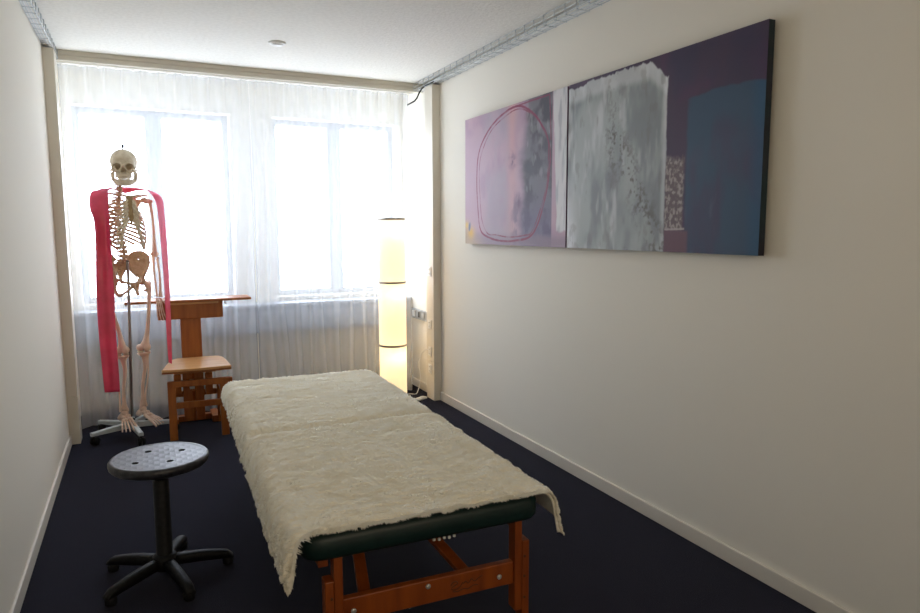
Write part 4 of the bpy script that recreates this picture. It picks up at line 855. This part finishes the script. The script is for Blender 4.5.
for k in range(5):
    aw = math.radians(-78 + 72 * k) - math.radians(29); L_ = 0.265
    d = Vector((math.cos(aw), math.sin(aw), 0)); sd = Vector((-d.y, d.x, 0)); h0 = Vector((HX, HY, 0))
    vv = []; N = 8
    for i in range(N + 1):
        q = i / N; r = 0.028 + q * (L_ - 0.028); zt = 0.098 - 0.014 * q; zb = 0.058 + 0.004 * q; wd_ = 0.015 - 0.001 * q
        for (a_, z) in ((-1, zb), (-1, zt - 0.004), (-0.6, zt), (0.6, zt), (1, zt - 0.004), (1, zb)): vv.append(h0 + d * r + sd * (a_ * wd_) + Vector((0, 0, z)))
    ff = []
    for i in range(N):
        for j in range(6): ff.append((i * 6 + j, i * 6 + (j + 1) % 6, (i + 1) * 6 + (j + 1) % 6, (i + 1) * 6 + j))
    ff.append(tuple(range(6))); ff.append(tuple(range(N * 6, N * 6 + 6)))
    arm = MB().add(vv, ff).build('base_arm', M_stand, sk)
    e = h0 + d * (L_ - 0.014); R3 = Matrix.Rotation(aw + 0.9 * k, 3, 'Z')
    c = MB()
    for sx_ in (-1, 1): c.lathe([(0.010, -0.009), (0.024, -0.008), (0.026, -0.003), (0.026, 0.003), (0.024, 0.008), (0.010, 0.009)], 20, e + R3 @ Vector((0.012, sx_ * 0.012, 0.0265)), R3 @ Matrix.Rotation(PI / 2, 3, 'X'))
    c.tube([e + Vector((0, 0, 0.060)), e + Vector((0, 0, 0.030))], 0.007, 8); c.ball(e + R3 @ Vector((0.008, 0, 0.034)), (0.020, 0.008, 0.016), 2)
    c.build('caster', M_blackp, arm, True)

# ------------------------------------------------------------------ crimson exercise band over the shoulders
def ribbon(stations, nu=18, seed=0):
    # stations: (centre, half-width vector, fold depth vector)
    Cn = np.array([s[0] for s in stations], float); Wv = np.array([s[1] for s in stations], float); Fd = np.array([s[2] for s in stations], float)
    def interp(A, k=7):
        return np.array(catmull([tuple(a) for a in A], k))
    Cn, Wv, Fd = interp(Cn), interp(Wv), interp(Fd); n = len(Cn)
    uu = np.linspace(-1, 1, nu); rows = []
    for i in range(n):
        ph = 0.35 * i / 7.0
        fold = 0.75 * np.sin(uu * 3.6 + ph * 0.6 + seed) + 0.25 * np.sin(uu * 6.5 - ph * 1.1)
        rows.append(Cn[i][None, :] + uu[:, None] * Wv[i][None, :] + fold[:, None] * Fd[i][None, :])
    return np.array(rows)
st_ = [
    ((-0.205, 4.682, 0.335), (0.043, -0.010, 0.000), (0, 0.003, 0)),
    ((-0.208, 4.682, 0.50), (0.046, -0.008, 0), (0, 0.004, 0)),
    ((-0.212, 4.682, 0.75), (0.048, -0.006, 0), (0, 0.006, 0)),
    ((-0.208, 4.682, 1.00), (0.049, -0.004, 0), (0, 0.009, 0)),
    ((-0.203, 4.682, 1.25), (0.042, -0.002, 0), (0, 0.011, 0)),
    ((-0.203, 4.682, 1.40), (0.042, 0.000, 0), (0, 0.012, 0)),
    ((-0.212, 4.695, 1.505), (0.052, -0.015, 0.02), (0, 0.010, 0)),
    ((-0.205, 4.760, 1.590), (0.048, -0.055, 0.004), (0.002, 0.002, 0.003)),
    ((-0.160, 4.830, 1.607), (0.015, -0.060, 0.006), (0, 0, 0.005)),
    ((-0.112, 4.880, 1.606), (0.010, -0.045, -0.012), (0, 0, 0.005)),
    ((-0.065, 4.905, 1.606), (0.000, -0.030, -0.022), (0, 0, 0.005)),
    ((-0.010, 4.895, 1.610), (-0.008, -0.035, -0.014), (0, 0, 0.005)),
    ((0.045, 4.885, 1.606), (-0.015, -0.045, -0.004), (0, 0, 0.004)),
    ((0.090, 4.870, 1.592), (-0.030, -0.050, 0.006), (0, 0, 0.003)),
    ((0.124, 4.845, 1.545), (-0.028, -0.045, 0.002), (0.006, 0.003, 0)),
    ((0.134, 4.825, 1.46), (-0.022, -0.042, 0), (0.006, 0.004, 0)),
    ((0.140, 4.805, 1.25), (-0.020, -0.036, 0), (0.006, 0.004, 0)),
    ((0.143, 4.790, 1.00), (-0.018, -0.030, 0), (0.005, 0.004, 0)),
    ((0.142, 4.775, 0.75), (-0.017, -0.024, 0), (0.004, 0.003, 0)),
    ((0.140, 4.765, 0.55), (-0.013, -0.018, 0.004), (0.002, 0.003, 0)),
    ((0.140, 4.760, 0.475), (-0.010, -0.014, 0.008), (0.001, 0.002, 0))]
P = ribbon(st_)
band = MB().grid(P).build('exercise_band', M_red, None, True)
so_ = band.modifiers.new('thick', 'SOLIDIFY'); so_.thickness = 0.0012; so_.offset = 0
tag(band, 'long crimson exercise band draped over the skeleton\'s shoulders like a scarf', 'exercise band')
